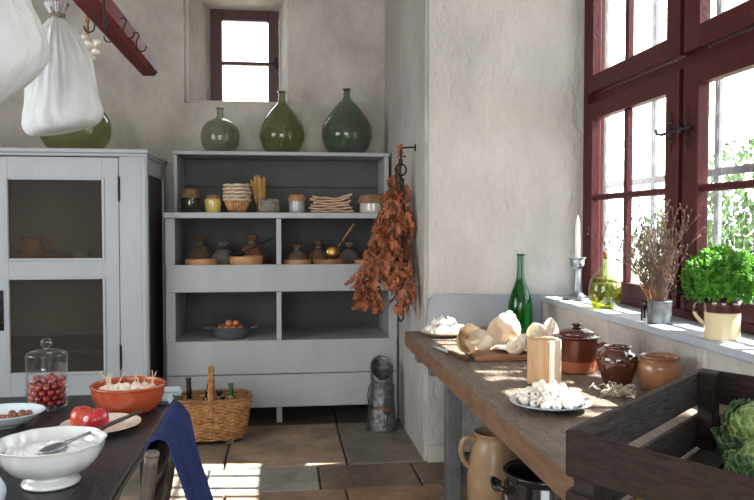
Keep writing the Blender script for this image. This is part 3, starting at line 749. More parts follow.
tube(bm, spline([(-.06, -.02, .02), (-.085, -.03, .055), (-.075, -.03, .095), (-.045, -.03, .08), (-.07, -.04, .03)], 6), .005, 6)
obj('coil', bm, twine2, t)
t = thing('paper_capped_jar', 'grey stoneware jar with an ochre paper cap right of the twine', 'jar', onS(297))
bm = B(); lathe(bm, spline([(.052,0),(.058,.006),(.058,.10),(.053,.118),(.053,.125)], 3), 32); obj('jar_body', bm, M('grey_stoneware', (150,150,150), (164,163,160), rough=.25, coat=.4), t); paper_cap(t, .056, .124, .034, kraft2, 4, dome=.014)
cloth_m = M('folded_ecru_linen', (196,168,142), (216,190,164), scale=14, rough=.95, bump=.3, bscale=120)
p_ = onS(331, 5.53)
names_ = ['bottom', 'second from the bottom', 'third from the bottom', 'third from the top', 'second from the top', 'topmost']
for k in range(6):
    bm = B(); w_ = .155-.004*k+rnd.uniform(-.01,.01); sh = rnd.uniform(-.012,.012)
    def fo(u_, v_, w_=w_, k=k):
        s_ = u_*2-1; a = v_*TAU
        return Vector((s_*w_+.006*math.cos(a), .0+math.cos(a)*.085, .0115+.0112*math.sin(a)+(.010*(s_**2)+.012*max(0, s_)**2)*k*.32+.003*math.sin(s_*7+k*2)))
    sheet(bm, 24, 16, fo)
    for s_ in (-1, 1): pass
    bmesh.ops.holes_fill(bm, edges=bm.edges)
    o = obj('folded_napkin', bm, cloth_m, loc=(p_.x+sh, p_.y, SZ+.0005+k*.0185)); tag(o, f'folded ecru linen napkin, {names_[k]} of the pile on the ledge', 'napkin', 'folded napkins on the ledge')
t = thing('crock', 'white crock with a brown paper cover at the right end of the ledge', 'jar', onS(374, 5.50))
bm = B(); lathe(bm, spline([(.098,0),(.105,.008),(.105,.09),(.098,.11),(.098,.12)], 3), 40); obj('crock_body', bm, M('white_crock', (206,200,186), (196,190,176), rough=.2, coat=.5), t); paper_cap(t, .103, .122, .05, kraft, 6, dome=.018)

# ------------------------------------------------------------------ things in the niches
NZ1, NZ2 = 1.0905, .5855
bowl_w = M('turned_wood_bowl', (196,150,102), (170,122,80), scale=10, rough=.6, st=(1,1,4), bump=.15)
sack_b = M('brown_sackcloth', (86,68,54), (108,88,70), scale=20, rough=.95, bump=.5, bscale=220, bdist=.004)
sack_g = M('grey_sackcloth', (84,78,72), (104,98,90), scale=20, rough=.95, bump=.5, bscale=220, bdist=.004)
def bowl(u, y, z, r, h, label, mat=bowl_w, f=None):
    p_ = at(u, 260, Y=y); t = thing('wooden_bowl', label, 'bowl', (p_.x, y, z), 0, 'wooden bowls in the niches')
    bm = B(); lathe(bm, spline([(r*.6,0),(r*.86,.008),(r*.98,h*.5),(r,h),(r*.94,h+.001),(r*.90,h*.5),(r*.7,.016),(.01,.014)], 4), 40, f=lambda a, z_: 1+.02*math.sin(a*3+u)); obj('bowl_body', bm, mat, t); return p_
def sack(u, y, z, r, h, label, mat, tilt=0, nkc=None):
    p_ = at(u, 250, Y=y); t = thing('cloth_sack', label, 'sack', (p_.x, y, z), rnd.uniform(0, 6), 'small tied sacks')
    def f(a, zz):
        k = max(0, min(1, zz/(h*.72)))
        return 1-.22*k*k*abs(math.sin(a*6+noise.noise(Vector((a, u, 0)))))+.06*noise.noise(Vector((math.cos(a)*2, math.sin(a)*2, zz*9+u)))
    bm = B(); lathe(bm, spline([(r*.4,.002),(r*.85,.004),(r,h*.22),(r*.92,h*.42),(r*.6,h*.60),(r*.22,h*.70),(r*.18,h*.74),(r*.34,h*.82),(r*.46,h*.94),(r*.30,h*.97),(r*.1,h*.88)], 4), 48, f=f, mtx=Matrix.Rotation(tilt, 4, 'Y'))
    obj('sack_body', bm, mat, t)
    bm = B(); m_ = Matrix.Rotation(tilt, 4, 'Y')
    for q in (0, .006): tube(bm, [m_ @ Vector((r*.21*math.cos(TAU*k/18), r*.21*math.sin(TAU*k/18), h*.715+q)) for k in range(18)], .0035, 5, close=True)
    obj('tie_string', bm, iron if mat is sack_g else _mats['twine'], t)
    return p_
bowl(201, 5.44, NZ1, .112, .062, 'shallow pale wooden bowl at the far left of the upper niche')
sack(200, 5.70, NZ1, .100, .235, 'brown sack tied at the neck behind the far left bowl', sack_b)
sack(223, 5.58, NZ1, .094, .195, 'grey sack between the two wooden bowls of the left niche', sack_g)
bowl(246, 5.44, NZ1, .118, .082, 'deeper pale wooden bowl in the left niche, right of the grey sack')
sack(252, 5.74, NZ1, .112, .245, 'reddish brown sack behind the right bowl of the left niche', M('red_sackcloth', (98,66,48), (124,88,64), scale=20, rough=.95, bump=.5, bscale=220, bdist=.004))
# dark iron ladle lying across the bowl
a_, b_ = at(238, 255, Y=5.40), at(278, 237, Y=5.42)
t = thing('iron_ladle', 'black iron ladle resting in the right bowl of the left niche', 'ladle', a_)
bm = B(); tube(bm, [(.02, 0, .012), tuple((b_-a_)*.5+Vector((0, .02, .004))), tuple(b_-a_+Vector((-.03, .03, -.004)))], [.007,.006,.005], 8); obj('handle', bm, iron, t)
bm = B(); lathe(bm, spline([(.004,-.012),(.035,-.006),(.05,.010),(.046,.011),(.03,-.001),(.004,-.006)], 3), 24, sx=1.2); obj('ladle_bowl', bm, iron, t)
bowl(297, 5.44, NZ1, .100, .058, 'wooden bowl holding a small sack just right of the divider')
sack(297, 5.44, NZ1+.018, .078, .155, 'small dark sack sitting in the bowl right of the divider', sack_b)
bowl(330, 5.44, NZ1, .122, .060, 'wide wooden bowl in the right niche with a wooden ladle', M('brown_wood_bowl', (150,104,66), (126,86,54), scale=10, rough=.6))
sack(318, 5.60, NZ1, .085, .20, 'dark sack standing behind the wide bowl of the right niche', sack_b)
sack(350, 5.62, NZ1, .09, .185, 'dark slumped sack right of the wooden ladle in the right niche', sack_g)
bowl(367, 5.47, NZ1, .095, .052, 'wooden bowl at the right end of the niche behind the oak leaves')
a_, b_ = at(333, 254, Y=5.42), at(354, 224, Y=5.44)
t = thing('wooden_ladle', 'brass and wood ladle leaning in the wide bowl of the right niche', 'ladle', a_)
bm = B(); d_ = b_-a_; tube(bm, [tuple(d_*.5), tuple(d_*.75), tuple(d_)], [.006,.008,.010], 8); obj('handle', bm, M('ladle_wood', (150,108,72), (168,124,84), scale=20, rough=.5), t)
bm = B(); tube(bm, [tuple(d_*.15), tuple(d_*.52)], .004, 8); ball(bm, tuple(d_*.46), (.008,.008,.014), 2); ball(bm, (0,0,.012), (.055,.022,.05), 3); obj('ladle_bowl', bm, M('brass', (150,112,60), (170,130,76), rough=.3, metal=.9), t)
# colander with onions
p_ = at(231, 335, Y=5.50); t = thing('enamel_pan', 'dark grey two-handled pan of onions in the lower left niche', 'pan', (p_.x, 5.50, NZ2))
bm = B(); lathe(bm, spline([(.085,0),(.11,.004),(.128,.04),(.142,.085),(.146,.086),(.138,.083),(.12,.03),(.08,.012),(.01,.012)], 4), 44); obj('pan_body', bm, M('grey_enamel', (70,76,84), (88,94,102), scale=50, rough=.35, coat=.4), t)
for s_ in (-1, 1):
    bm = B(); tube(bm, spline([(s_*.138,-.03,.070),(s_*.180,-.028,.078),(s_*.190,0,.080),(s_*.180,.028,.078),(s_*.138,.03,.070)], 5), .006, 8); obj('handle', bm, _mats['grey_enamel'], t)
onion_m = M('onion_skin', (168,92,56), (200,124,82), scale=14, rough=.35, st=(1,1,.3), c3=(150,76,50))
on_ps = [(-.075,-.02,.066),(-.03,-.05,.07),(.02,-.045,.07),(.07,-.02,.066),(-.055,.045,.066),(.0,.03,.072),(.055,.05,.068),(-.015,-.01,.105),(.035,0,.103)]
for k, q in enumerate(on_ps):
    bm = B(); ball(bm, (0,0,0), (.027,.027,.024), 2); tube(bm, [(0,0,.02),(.002,.001,.034)], [.006,.002], 6)
    o = obj('onion', bm, onion_m, loc=(p_.x+q[0], 5.50+q[1], NZ2+q[2]), rot=(rnd.uniform(-.8,.8), rnd.uniform(-.8,.8), 0)); tag(o, 'small russet onion in the grey pan, '+spot(q[0], q[1], q[2], .09, .075, .05), 'onion', 'onions in the grey pan')

# cabinet interior crockery, seen through the gauze
p_ = at(32, 250, Y=5.30)
t = thing('earthen_jug', 'tan earthenware jug standing inside the cabinet behind the gauze', 'jug', (p_.x, 5.30, 1.1525))
bm = B(); lathe(bm, spline([(.05,0),(.075,.03),(.085,.08),(.07,.125),(.062,.15),(.070,.165),(.062,.164),(.055,.14)], 4), 32); obj('jug_body', bm, M('tan_glaze', (196,140,84), (176,122,72), rough=.3, coat=.3), t)
bm = B(); tube(bm, spline([(.064,0,.15),(.105,0,.14),(.11,0,.10),(.08,0,.06)], 5), .009, 8); obj('handle', bm, _mats['tan_glaze'], t)
for (u, r, h, mm, lb) in ((53, .13, .035, terracotta, 'shallow red dish on the cabinet shelf behind the gauze'), (12, .07, .05, M('grey_bowl', (150,150,146), (166,166,160), rough=.3), 'small grey bowl left of the jug inside the cabinet'), (82, .06, .065, _mats['grey_bowl'], 'small grey bowl right of the red dish inside the cabinet')):
    p_ = at(u, 258, Y=5.25); bm = B(); lathe(bm, spline([(r*.5,0),(r*.8,.006),(r,h),(r*.95,h),(r*.75,.012),(.01,.01)], 4), 32)
    tag(obj('dish', bm, mm, loc=(p_.x, 5.25, 1.1525)), lb, 'dish')

# ------------------------------------------------------------------ wicker basket with bottles on the floor
bk = thing('wicker_basket', 'oval honey wicker basket with a hoop handle on the stone floor', 'basket', (-.462, 4.93, 0), .06)
def bprof(z):  # half widths at height
    k = (z-.03)/.26
    return .205+.045*k+.006*math.sin(k*PI), .125+.03*k
def bpt(a, z, o=0):
    A_, B_ = bprof(z); ca_, sa_ = math.cos(a), math.sin(a)
    ca_ = math.copysign(abs(ca_)**.75, ca_); sa_ = math.copysign(abs(sa_)**.75, sa_)
    return Vector(((A_+o)*ca_, (B_+o)*sa_, z))
bm = B(); NS = 36
for i in range(NS):
    a = TAU*i/NS; tube(bm, [bpt(a, z, 0) for z in (.03, .10, .17, .24, .285)], .006, 5)
nr = 22
for j in range(nr):
    z = .035+j*.0112; ph = j % 2
    pts = [bpt(TAU*i/(NS*2), z+.0012*math.sin(i*1.3+j), .010*(1 if ((i//2+ph) % 2) else -1)*(1 if i % 2 == 0 else .0)) for i in range(NS*2)]
    tube(bm, pts, .0062, 5, close=True)
bb = [bpt(TAU*i/40, .034, -.004) for i in range(40)]; bm.faces.new([bm.verts.new(q) for q in bb])
obj('woven_body', bm, wicker, bk)
bm = B()
for ph in (0, PI*.66, PI*1.33): tube(bm, [bpt(TAU*i/144, .288+.007*math.sin(18*TAU*i/144+ph), .008*math.cos(18*TAU*i/144+ph)) for i in range(144)], .0075, 6, close=True)
obj('braided_rim', bm, M('dark_wicker', (128,84,50), (160,114,70), scale=40, rough=.6, bump=.3), bk)
bm = B()
hoop = [(0, -.155, .19), (0, -.158, .29), (0, -.145, .37), (0, -.095, .44), (0, 0, .47), (0, .095, .44), (0, .145, .37), (0, .158, .29), (0, .155, .19)]
hp = spline(hoop, 10)
for ph in (0, PI*.5, PI, PI*1.5): tube(bm, [Vector(q)+Vector((.012*math.cos(i*.42+ph), 0, 0))+Vector((0, .010*math.sin(i*.42+ph)*(1 if abs(q[1]) > .1 else .3), .010*math.sin(i*.42+ph)*(1 if abs(q[1]) <= .12 else 0))) for i, q in enumerate(hp)], .0078, 6)
obj('hoop_handle', bm, wicker, bk)
for x in (-.15, .12):
    for y in (-.09, .09):
        bm = B(); box(bm, x-.025, x+.025, y-.02, y+.02, 0, .034, .004); obj('foot', bm, grey_leg, bk, smooth=False)
dk_glass = M('near_black_bottle', (14,18,14), (22,26,20), rough=.08, coat=1)
gn_glass = M('mid_green_bottle', (60,92,54), (74,106,62), rough=.12, coat=1)
def wine(x, y, rx, ry, mat, lb, h=.30):
    o = B(); lathe(o, spline([(.02,.004),(.036,0),(.038,.02),(.038,.17),(.034,.20),(.016,.235),(.0165,.26),(.0160,h-.014),(.0195,h-.012),(.0195,h-.003),(.015,h)], 4), 28)
    tag(obj('wine_bottle', o, mat, loc=(-.462+x, 4.93+y, .046), rot=(rx, ry, 0)), lb, 'bottle', 'bottles in the wicker basket')
wine(-.125, -.02, .02, -.04, dk_glass, 'tallest black bottle at the left end of the wicker basket', .375)
wine(-.075, .05, .10, .20, dk_glass, 'black bottle leaning right beside the tallest one in the basket', .33)
wine(.035, .02, 0, .06, dk_glass, 'dark bottle partly behind the hoop handle of the basket', .28)
wine(.125, .03, .0, .0, gn_glass, 'lighter green bottle at the right end of the wicker basket', .32)
wine(.07, -.06, .05, .02, dk_glass, 'short dark bottle low at the front right of the basket', .26)

# zinc grain scoop / scuttle
sc_ = thing('zinc_scuttle', 'tall galvanised zinc scuttle with slanted mouth beside the shelf unit', 'scuttle', (.672, 5.07, 0)); sc_.scale = (1, 1, .94)
bm = B(); rings = []
for j in range(30):
    k = j/29
    ring = []
    for i in range(40):
        a = TAU*i/40
        zt = .44+.075*math.sin(a)+.01                           # slanted mouth, high at the back
        zz = k*zt
        r_ = .105-.028*min(1, zz/.30)+(.0 if zz < .30 else -.002)
        if .006 < zz-.008 < .0: r_ += .004
        off = .03*max(0, (zz-.28))/.2
        ring.append(bm.verts.new((r_*math.cos(a)*1.0, r_*math.sin(a)-off*.6, zz)))
    rings.append(ring)
for a, b_ in zip(rings, rings[1:]):
    for i in range(40): bm.faces.new((a[i], a[(i+1) % 40], b_[(i+1) % 40], b_[i]))
bm.faces.new(rings[0][::-1]); rim_pts = [v_.co.copy() for v_ in rings[-1]]
o = obj('body', bm, zinc, sc_); solid(o, .003)
bm = B(); tube(bm, rim_pts, .005, 8, close=True); tube(bm, [(.107*math.cos(TAU*i/40), .107*math.sin(TAU*i/40), .006) for i in range(40)], .005, 6, close=True); obj('rolled_rim', bm, zinc, sc_)
bm = B(); tube(bm, spline([(-.082, -.01, .33), (-.098, -.03, .25), (-.088, -.07, .19), (-.04, -.104, .175)], 6), .004, 6); tube(bm, spline([(.082, -.01, .33), (.075, -.07, .26), (.05, -.1, .20), (.04, -.104, .175)], 6), .004, 6); obj('bail_wire', bm, iron, sc_)
bm = B(); tube(bm, [(-.045, -.106, .175), (.045, -.106, .175)], .010, 10); obj('grip', bm, M('red_wood_grip', (130,74,54), (146,86,62), rough=.5), sc_, label='reddish wooden grip')
bm = B(); tube(bm, spline([(0, -.085, .15), (.01, -.125, .14), (.012, -.135, .09), (.01, -.125, .05), (0, -.1, .04)], 6), .007, 8); obj('handle', bm, zinc, sc_)
for v_ in sc_.children: pass

# ------------------------------------------------------------------ wall bracket, chain and oak branch
ba = at(401, 149, Y=4.64)
t = thing('wall_bracket', 'black iron wall bracket holding the chain and dried oak branch', 'bracket', (.83, 4.64, ba.z))
bm = B(); tube(bm, spline([(.01,0,.012),(-.06,0,.010),(ba.x-.818,0,.006),(ba.x-.83,0,-.004),(ba.x-.831,0,-.05),(ba.x-.829,-.008,-.065)], 5), .0055, 8); box(bm, -.006, 0, -.012, .012, -.012, .03); tube(bm, [(ba.x-.828,0,-.045),(ba.x-.80,0,-.045)], .004, 6)
obj('bracket_arm', bm, iron, t)
t = thing('pot_chain', 'black iron pot chain with ring hanging from the bracket over oak leaves', 'chain', (ba.x+.0, 4.64, ba.z-.062))
def link(bm, c, r1, r2, th, rot): tube(bm, [Vector(c)+Euler(rot).to_matrix() @ Vector((r1*math.cos(TAU*k/16), 0, r2*math.sin(TAU*k/16))) for k in range(16)], th, 6, close=True)
bm = B(); link(bm, (0,0,-.012), .012, .018, .0035, (0,0,.6)); obj('link', bm, iron, t)
bm = B(); link(bm, (-.002,-.004,-.068), .036, .036, .0055, (0,0,.15)); obj('ring', bm, iron, t)
zz = -.118
for k in range(12):
    bm = B(); link(bm, (.003*math.sin(k),-.006,zz), .010, .021, .0038, (0,0,(.2 if k % 2 else 1.75))); obj('link', bm, iron, t); zz -= .031
bm = B(); link(bm, (.0,-.008,zz-.030), .032, .044, .005, (0,0,.1)); obj('ring', bm, iron, t)
bm = B(); tube(bm, spline([(.012,-.01,-.12),(.014,-.03,-.3),(.006,-.028,-.5),(.012,-.022,-.78),(.010,-.02,-.93)], 5), .006, 8); tube(bm, spline([(.010,-.02,-.93),(.012,-.03,-.99),(-.01,-.05,-1.01),(-.025,-.05,-.98)], 4), .005, 8); obj('pot_hook', bm, iron, t)

oak = M('dried_oak_leaf', (176,104,64), (100,58,40), scale=22, rough=.6, c3=(164,98,64), bump=.3, bscale=60)
t = thing('oak_branch', 'bunch of dried russet oak leaves hanging upside down by the niche', 'leaves', (ba.x+.003, 4.70, ba.z-.06))
bm = B(); rr = random.Random(11)
lobe = [(0,0),(.06,.05),(.16,.13),(.22,.10),(.27,.12),(.36,.24),(.43,.23),(.46,.13),(.54,.17),(.64,.27),(.71,.23),(.72,.12),(.80,.14),(.90,.17),(.93,.08),(1,0)]
def oakleaf(bm, P, q, s_, curl, cup):
    L_ = []; mid = []
    for side in (1, -1):
        row = []
        for (x, y) in lobe:
            v = Vector((x, side*y*1.1, cup*abs(y)*1.6+curl*math.sin(x*PI*.9)*.25-curl*x*x*.4+.05*math.sin(x*9+side)*abs(y)*4))
            row.append(bm.verts.new(P+q @ (v*s_)))
        L_.append(row)
    mid = [bm.verts.new(P+q @ (Vector((x, 0, curl*math.sin(x*PI*.9)*.25-curl*x*x*.4))*s_)) for (x, y) in lobe]
    for side, row in enumerate(L_):
        for i in range(len(lobe)-1):
            f = (mid[i], mid[i+1], row[i+1], row[i])
            try: bm.faces.new(f if side == 0 else f[::-1])
            except Exception: pass
stems = B()
twigs = []
def twig(p0, d0, ln, r0, lev=0):
    pts = [Vector(p0)]; d = Vector(d0).normalized()
    n_ = 8
    for i in range(n_):
        q_ = -pts[-1].z
        if i > 2 and pts[-1].x < -.07-.07*max(0, min(1, (q_-.12)/.25))-.15*max(0, min(1, (q_-.42)/.25)): d.x = abs(d.x)*.3
        d = (d+Vector((rr.uniform(-.22,.22), rr.uniform(-.16,.16), rr.uniform(-.12,.06)))).normalized(); pts.append(pts[-1]+d*ln/n_)
    tube(stems, pts, [r0*(1-.08*i) for i in range(n_+1)], 6)
    for i, p in enumerate(pts[1:]):
        for _ in range(2 if lev else 1): twigs.append((p, d.copy(), lev))
        if lev == 0 and i > 0:
            for _ in range(2):
                s_ = rr.choice((-1, -1, 1)); twig(p, (s_*rr.uniform(.3, .9), rr.uniform(-.5,.3), -rr.uniform(.5, 1)), rr.uniform(.10,.2), r0*.5, 1)
for dx, ln in ((-.36, .90), (-.20, .80), (-.05, .84), (.03, .86), (-.30, .84), (-.12, .6)):
    twig((rr.uniform(-.01,.01), 0, .0), (dx, rr.uniform(-.15,.1), -1), ln, .005)
for (p, d, lev) in twigs:
    zrel = -p.z
    # envelope of the bunch seen in the photograph: narrow at the tie, wide to the left below
    if zrel < .16 and rr.random() < .55: continue
    xl = -.05-.07*max(0, min(1, (zrel-.12)/.25))-.17*max(0, min(1, (zrel-.42)/.25)); xr = .085 if zrel < .8 else .06
    if zrel > .45 and rr.random() < .35: continue
    if rr.random() < .22: continue
    for _ in range(1):
        q = Euler((rr.uniform(-1.2, 1.2), rr.uniform(.5, 2.2), rr.uniform(0, TAU))).to_matrix()
        P = p+Vector((rr.uniform(-.025,.015), rr.uniform(-.03,.03), rr.uniform(-.03,.03)))
        if not (xl < P.x < xr-.02) or P.z < -.90 or (P.x > -.14 and P.x < -.04 and P.z < -.78): continue
        P.x = max(xl, min(xr, P.x))
        oakleaf(bm, P, q, rr.uniform(.065, .112), rr.uniform(-.9, .9), rr.uniform(.1, .7))
for (x, z, s_, a) in ((-.012,.035,.07,-1.2),(.008,.03,.06,-1.9),(-.02,.01,.06,-.8),(-.04,-.16,.12,1.9),(-.055,-.24,.13,1.8),(.04,-.15,.13,1.5),(.055,-.28,.13,1.5)):
    oakleaf(bm, Vector((x, 0, z)), Euler((1.4, a, 0)).to_matrix(), s_, .3, .2)
for v_ in bm.verts:
    if v_.co.x > .068: v_.co.x = .068+(v_.co.x-.068)*.1
obj('foliage', bm, oak, t, smooth=False); obj('stems', stems, M('twig_brown', (84,56,40), (110,78,56), scale=30, rough=.8), t)

# ------------------------------------------------------------------ window sill: candlestick, flask, twigs, parsley
SL = .9805
t = thing('candlestick', 'pewter candlestick with a white candle on the window sill', 'candlestick', (1.650, 4.05, SL)); t.scale = (1.1, 1.1, 1.1)
bm = B(); lathe(bm, spline([(.066,0),(.072,.003),(.070,.010),(.055,.014),(.032,.028),(.022,.05),(.017,.09),(.016,.14),(.018,.158),(.030,.168),(.036,.185),(.036,.205),(.044,.212),(.043,.216),(.014,.214)], 4), 40); obj('stand', bm, pewter, t)
bm = B(); lathe(bm, spline([(.0125,.17),(.0125,.35),(.011,.385),(.007,.41),(.002,.425)], 4), 20); tube(bm, [(0,0,.42),(.002,0,.432)], .0012, 5); obj('candle', bm, M('wax', (238,234,224), (244,240,232), rough=.4, subsurf=.3), t, label='tapered white wax candle')
t = thing('oil_flask', 'bulbous glass flask of yellow-green oil and herbs with cork stopper', 'flask', (1.615, 3.60, SL))
oil = thin_glass('herb_oil', (228,224,120), .14, (160,156,60), rough=.1); flask_g = thin_glass('pale_green_glass', (226,236,190), .05, (150,160,110))
prf = spline([(.03,.002),(.056,.0),(.074,.03),(.084,.078),(.079,.125),(.060,.165),(.032,.192),(.016,.212),(.012,.245),(.014,.258),(.012,.260)], 5)
bm = B(); lathe(bm, prf, 40, cap=False, sy=.8); obj('flask_body', bm, flask_g, t)
prf2 = [(max(.002, r-.004), max(.004, z)) for r, z in prf if z < .13]+[(.002, .13)]
bm = B(); lathe(bm, prf2, 40, sy=.8); obj('oil', bm, oil, t, label='yellow-green herb oil')
bm = B()
for k in range(60):
    p = Vector((rnd.gauss(0,.022), rnd.gauss(0,.016), .02+rnd.random()*.13)); q = Euler((rnd.random()*6, rnd.random()*6, 0)).to_matrix()
    bm.faces.new([bm.verts.new(p+q @ Vector(c)) for c in ((0,0,0),(.008,.005,0),(.018,0,.002),(.008,-.005,0))])
for k in range(6): tube(bm, [(rnd.uniform(-.02,.02), rnd.uniform(-.02,.02), .01), (rnd.uniform(-.02,.02), rnd.uniform(-.01,.01), .14)], .0012, 4)
obj('herb_sprigs', bm, M('herb_green', (88,100,38), (120,124,52), rough=.6), t, smooth=False)
bm = B(); lathe(bm, [(.009,.248),(.0115,.264),(.013,.285),(.0,.287)], 16); obj('cork', bm, M('cork', (120,84,54), (150,110,74), scale=60, rough=.9), t)

t = thing('twig_pot', 'small grey tin of dried twigs and husks on the window sill', 'plant', (1.60, 3.02, SL))
bm = B(); lathe(bm, [(.048,0),(.050,.004),(.0495,.008),(.0495,.092),(.0515,.098),(.0475,.098),(.0475,.02),(.0,.02)], 36); obj('tin', bm, M('dull_tin', (96,100,104), (132,136,138), scale=25, rough=.42, metal=.7), t)
tw = M('dry_twig', (96,72,62), (140,116,102), scale=30, rough=.85); bm = B(); rr = random.Random(21); buds = B()
for k in range(70):
    a = rr.uniform(0, TAU); sp_ = rr.uniform(.1, 1); p = Vector((.03*math.cos(a)*rr.random(), .03*math.sin(a)*rr.random(), .06)); d = Vector((math.cos(a)*sp_*.35-.10, math.sin(a)*sp_*.55+.16, 1)).normalized(); ln = rr.uniform(.24, .46); pts = [p]
    for i in range(7):
        d = (d+Vector((rr.uniform(-.13,.13), rr.uniform(-.13,.13), -.03*sp_))).normalized(); pts.append(pts[-1]+d*ln/7)
    tube(bm, pts, [.0022-.0002*i for i in range(8)], 5)
    for i in range(2, 8):
        for _ in range(2):
            e = (d+Vector((rr.uniform(-1,1), rr.uniform(-1,1), rr.uniform(-.2,.8)))).normalized(); l2 = rr.uniform(.02,.06)
            tube(bm, [pts[i], pts[i]+e*l2], .0010, 4); ball(buds, pts[i]+e*l2, (.0035,.0035,.006), 1)
obj('dried_stems', bm, tw, t)
tag(obj('seed_heads', buds, tw, t), None, None, None, 'stuff')
bm = B()
for k in range(18):
    a = rr.uniform(0, TAU); q = Euler((rr.uniform(-.5,.5), -PI/2+rr.uniform(-.6,.6), a)).to_matrix(); P = Vector((.02*math.cos(a)-.02, .02*math.sin(a)+.01, .085))
    L_ = rr.uniform(.06,.11)
    sheet(bm, 6, 4, lambda u_, v_: P+q @ Vector((L_*u_, L_*.28*(v_-.5)*math.sin(PI*min(.98, u_*.9+.08)), L_*.10*math.sin(v_*PI)-L_*.12*u_*u_)))
obj('husks', bm, M('orange_husk', (178,120,66), (206,160,106), scale=30, rough=.7), t)
bm = B(); tube(bm, [(-.045,0,.03),(-.105,.03,.03),(-.108,.03,.0)], .003, 6)
bm.free()
bm = B(); tube(bm, [(-.10,.0,.0),(-.10,.0,.065),(-.10,.12,.065),(-.10,.12,.0)], .004, 6)
bm.free()
bm = B(); tube(bm, [(0,0,0),(0,0,.062),(.05,.075,.062),(.05,.075,0)], .0045, 6); tube(bm, [(.025,.0375,.062),(.075,.02,.062),(.075,.02,0)], .0045, 6)
tag(obj('iron_trivet', bm, iron, loc=(1.552, 3.085, SL+.004)), 'small black iron stand just left of the twig tin on the sill', 'stand')

t = thing('parsley_pot', 'bright green curly parsley in a brown and cream stoneware crock', 'plant', (1.612, 2.58, SL))
crk = zsplit(M('brown_cream_crock', (60,28,22), (78,38,28), rough=.22, coat=.6), .098, (206,190,150), .002)
bm = B(); lathe(bm, spline([(.058,0),(.062,.004),(.063,.10),(.064,.135),(.058,.152),(.057,.165),(.060,.17),(.054,.17),(.052,.15)], 4), 44); obj('crock', bm, crk, t)
bm = B(); tube(bm, spline([(-.058,.02,.142),(-.088,.03,.13),(-.09,.03,.09),(-.062,.02,.055)], 6), .007, 8); obj('handle', bm, _mats['brown_cream_crock'], t)
par = M('parsley_leaf', (42,100,24), (76,138,36), scale=14, rough=.55, c3=(40,92,22))
pn = par.node_tree; pp = pn.nodes['Principled BSDF']; trn = pn.nodes.new('ShaderNodeBsdfTranslucent'); trn.inputs[0].default_value = (*lin((110,170,30)), 1); mxs = pn.nodes.new('ShaderNodeMixShader'); mxs.inputs[0].default_value = .3
outn = [n for n in pn.nodes if n.type == 'OUTPUT_MATERIAL'][0]; pn.links.new(pp.outputs[0], mxs.inputs[1]); pn.links.new(trn.outputs[0], mxs.inputs[2]); pn.links.new(mxs.outputs[0], outn.inputs[0])
bm = B(); st = B(); rr = random.Random(4)
for k in range(620):
    a = rr.uniform(0, TAU); e = math.asin(rr.uniform(-.5, 1)); r_ = rr.uniform(.72, 1.0)
    c = Vector((.128*math.cos(a)*math.cos(e)*r_, .175*math.sin(a)*math.cos(e)*r_, .215+.125*math.sin(e)*r_))
    if c.x > .14: continue
    nrm = (c-Vector((0,0,.2))).normalized(); q = nrm.to_track_quat('Z', 'Y').to_matrix() @ Euler((rr.uniform(-.5,.5), rr.uniform(-.5,.5), rr.uniform(0, 6))).to_matrix()
    s_ = rr.uniform(.013, .022); ph = rr.uniform(0, 6)
    ctr = bm.verts.new(c); r1, r2 = [], []
    nn = 14
    for i in range(nn):
        t_ = TAU*i/nn; lob = 1+.28*math.cos(t_*3+ph)
        r1.append(bm.verts.new(c+q @ Vector((.5*s_*lob*math.cos(t_), .5*s_*lob*math.sin(t_), .12*s_*math.sin(t_*4+ph)))))
        r2.append(bm.verts.new(c+q @ Vector((s_*lob*math.cos(t_), s_*lob*math.sin(t_), (.42 if i % 2 else -.38)*s_*rr.uniform(.6,1.2)))))
    for i in range(nn):
        j = (i+1) % nn; bm.faces.new((ctr, r1[i], r1[j])); bm.faces.new((r1[i], r2[i], r2[j], r1[j]))
    if k % 6 == 0: tube(st, spline([(rr.uniform(-.02,.02), rr.uniform(-.02,.02), .14), tuple(c*.55+Vector((0,0,.10))), tuple(c)], 4), .0016, 5)
obj('foliage', bm, par, t, smooth=False); obj('stems', st, M('parsley_stem', (96,140,60), (120,160,76)), t)

# ------------------------------------------------------------------ on the worktop
shell_m = M('garlic_white', (222,218,214), (206,198,194), scale=40, rough=.55, bump=.3, bscale=60, subsurf=.1)
# plate of garlic
pp_ = T(443, 334); pp_.y = 4.08
t = thing('shallow_plate', 'cream plate of garlic at the far left corner of the worktop', 'plate', (.885, 4.06, TZ))
bm = B(); lathe(bm, spline([(.06,0),(.07,.003),(.10,.012),(.125,.024),(.127,.027),(.10,.017),(.06,.008),(.002,.007)], 4), 44); obj('plate_body', bm, M('cream_plate', (214,204,184), (222,214,196), rough=.3, coat=.3), t)
k = 0
for (x, y, z, r, rz) in ((-.085,-.01,.04,.026,0),(-.05,.03,.04,.027,1),(-.045,-.045,.038,.024,2),(.0,-.01,.038,.030,.3),(.055,-.045,.038,.027,1.2),(.02,.05,.04,.028,2.2),(.075,.02,.042,.029,.9),(.095,-.025,.045,.022,3),(-.01,.01,.082,.026,.6),(.04,.01,.078,.027,1.8),(-.05,-.005,.078,.022,.2)):
    bm = B(); garlic_bm(bm, Vector((0,0,0)), r, Euler((rnd.uniform(-.9,.9), rnd.uniform(-.9,.9), rz)).to_matrix(), 24)
    tag(obj('garlic_bulb', bm, shell_m, loc=(.885+x, 4.06+y, TZ+z)), 'white garlic bulb on the cream corner plate, '+spot(x, y, z, .06, .095, .05), 'garlic', 'garlic bulbs on the cream plate'); k += 1

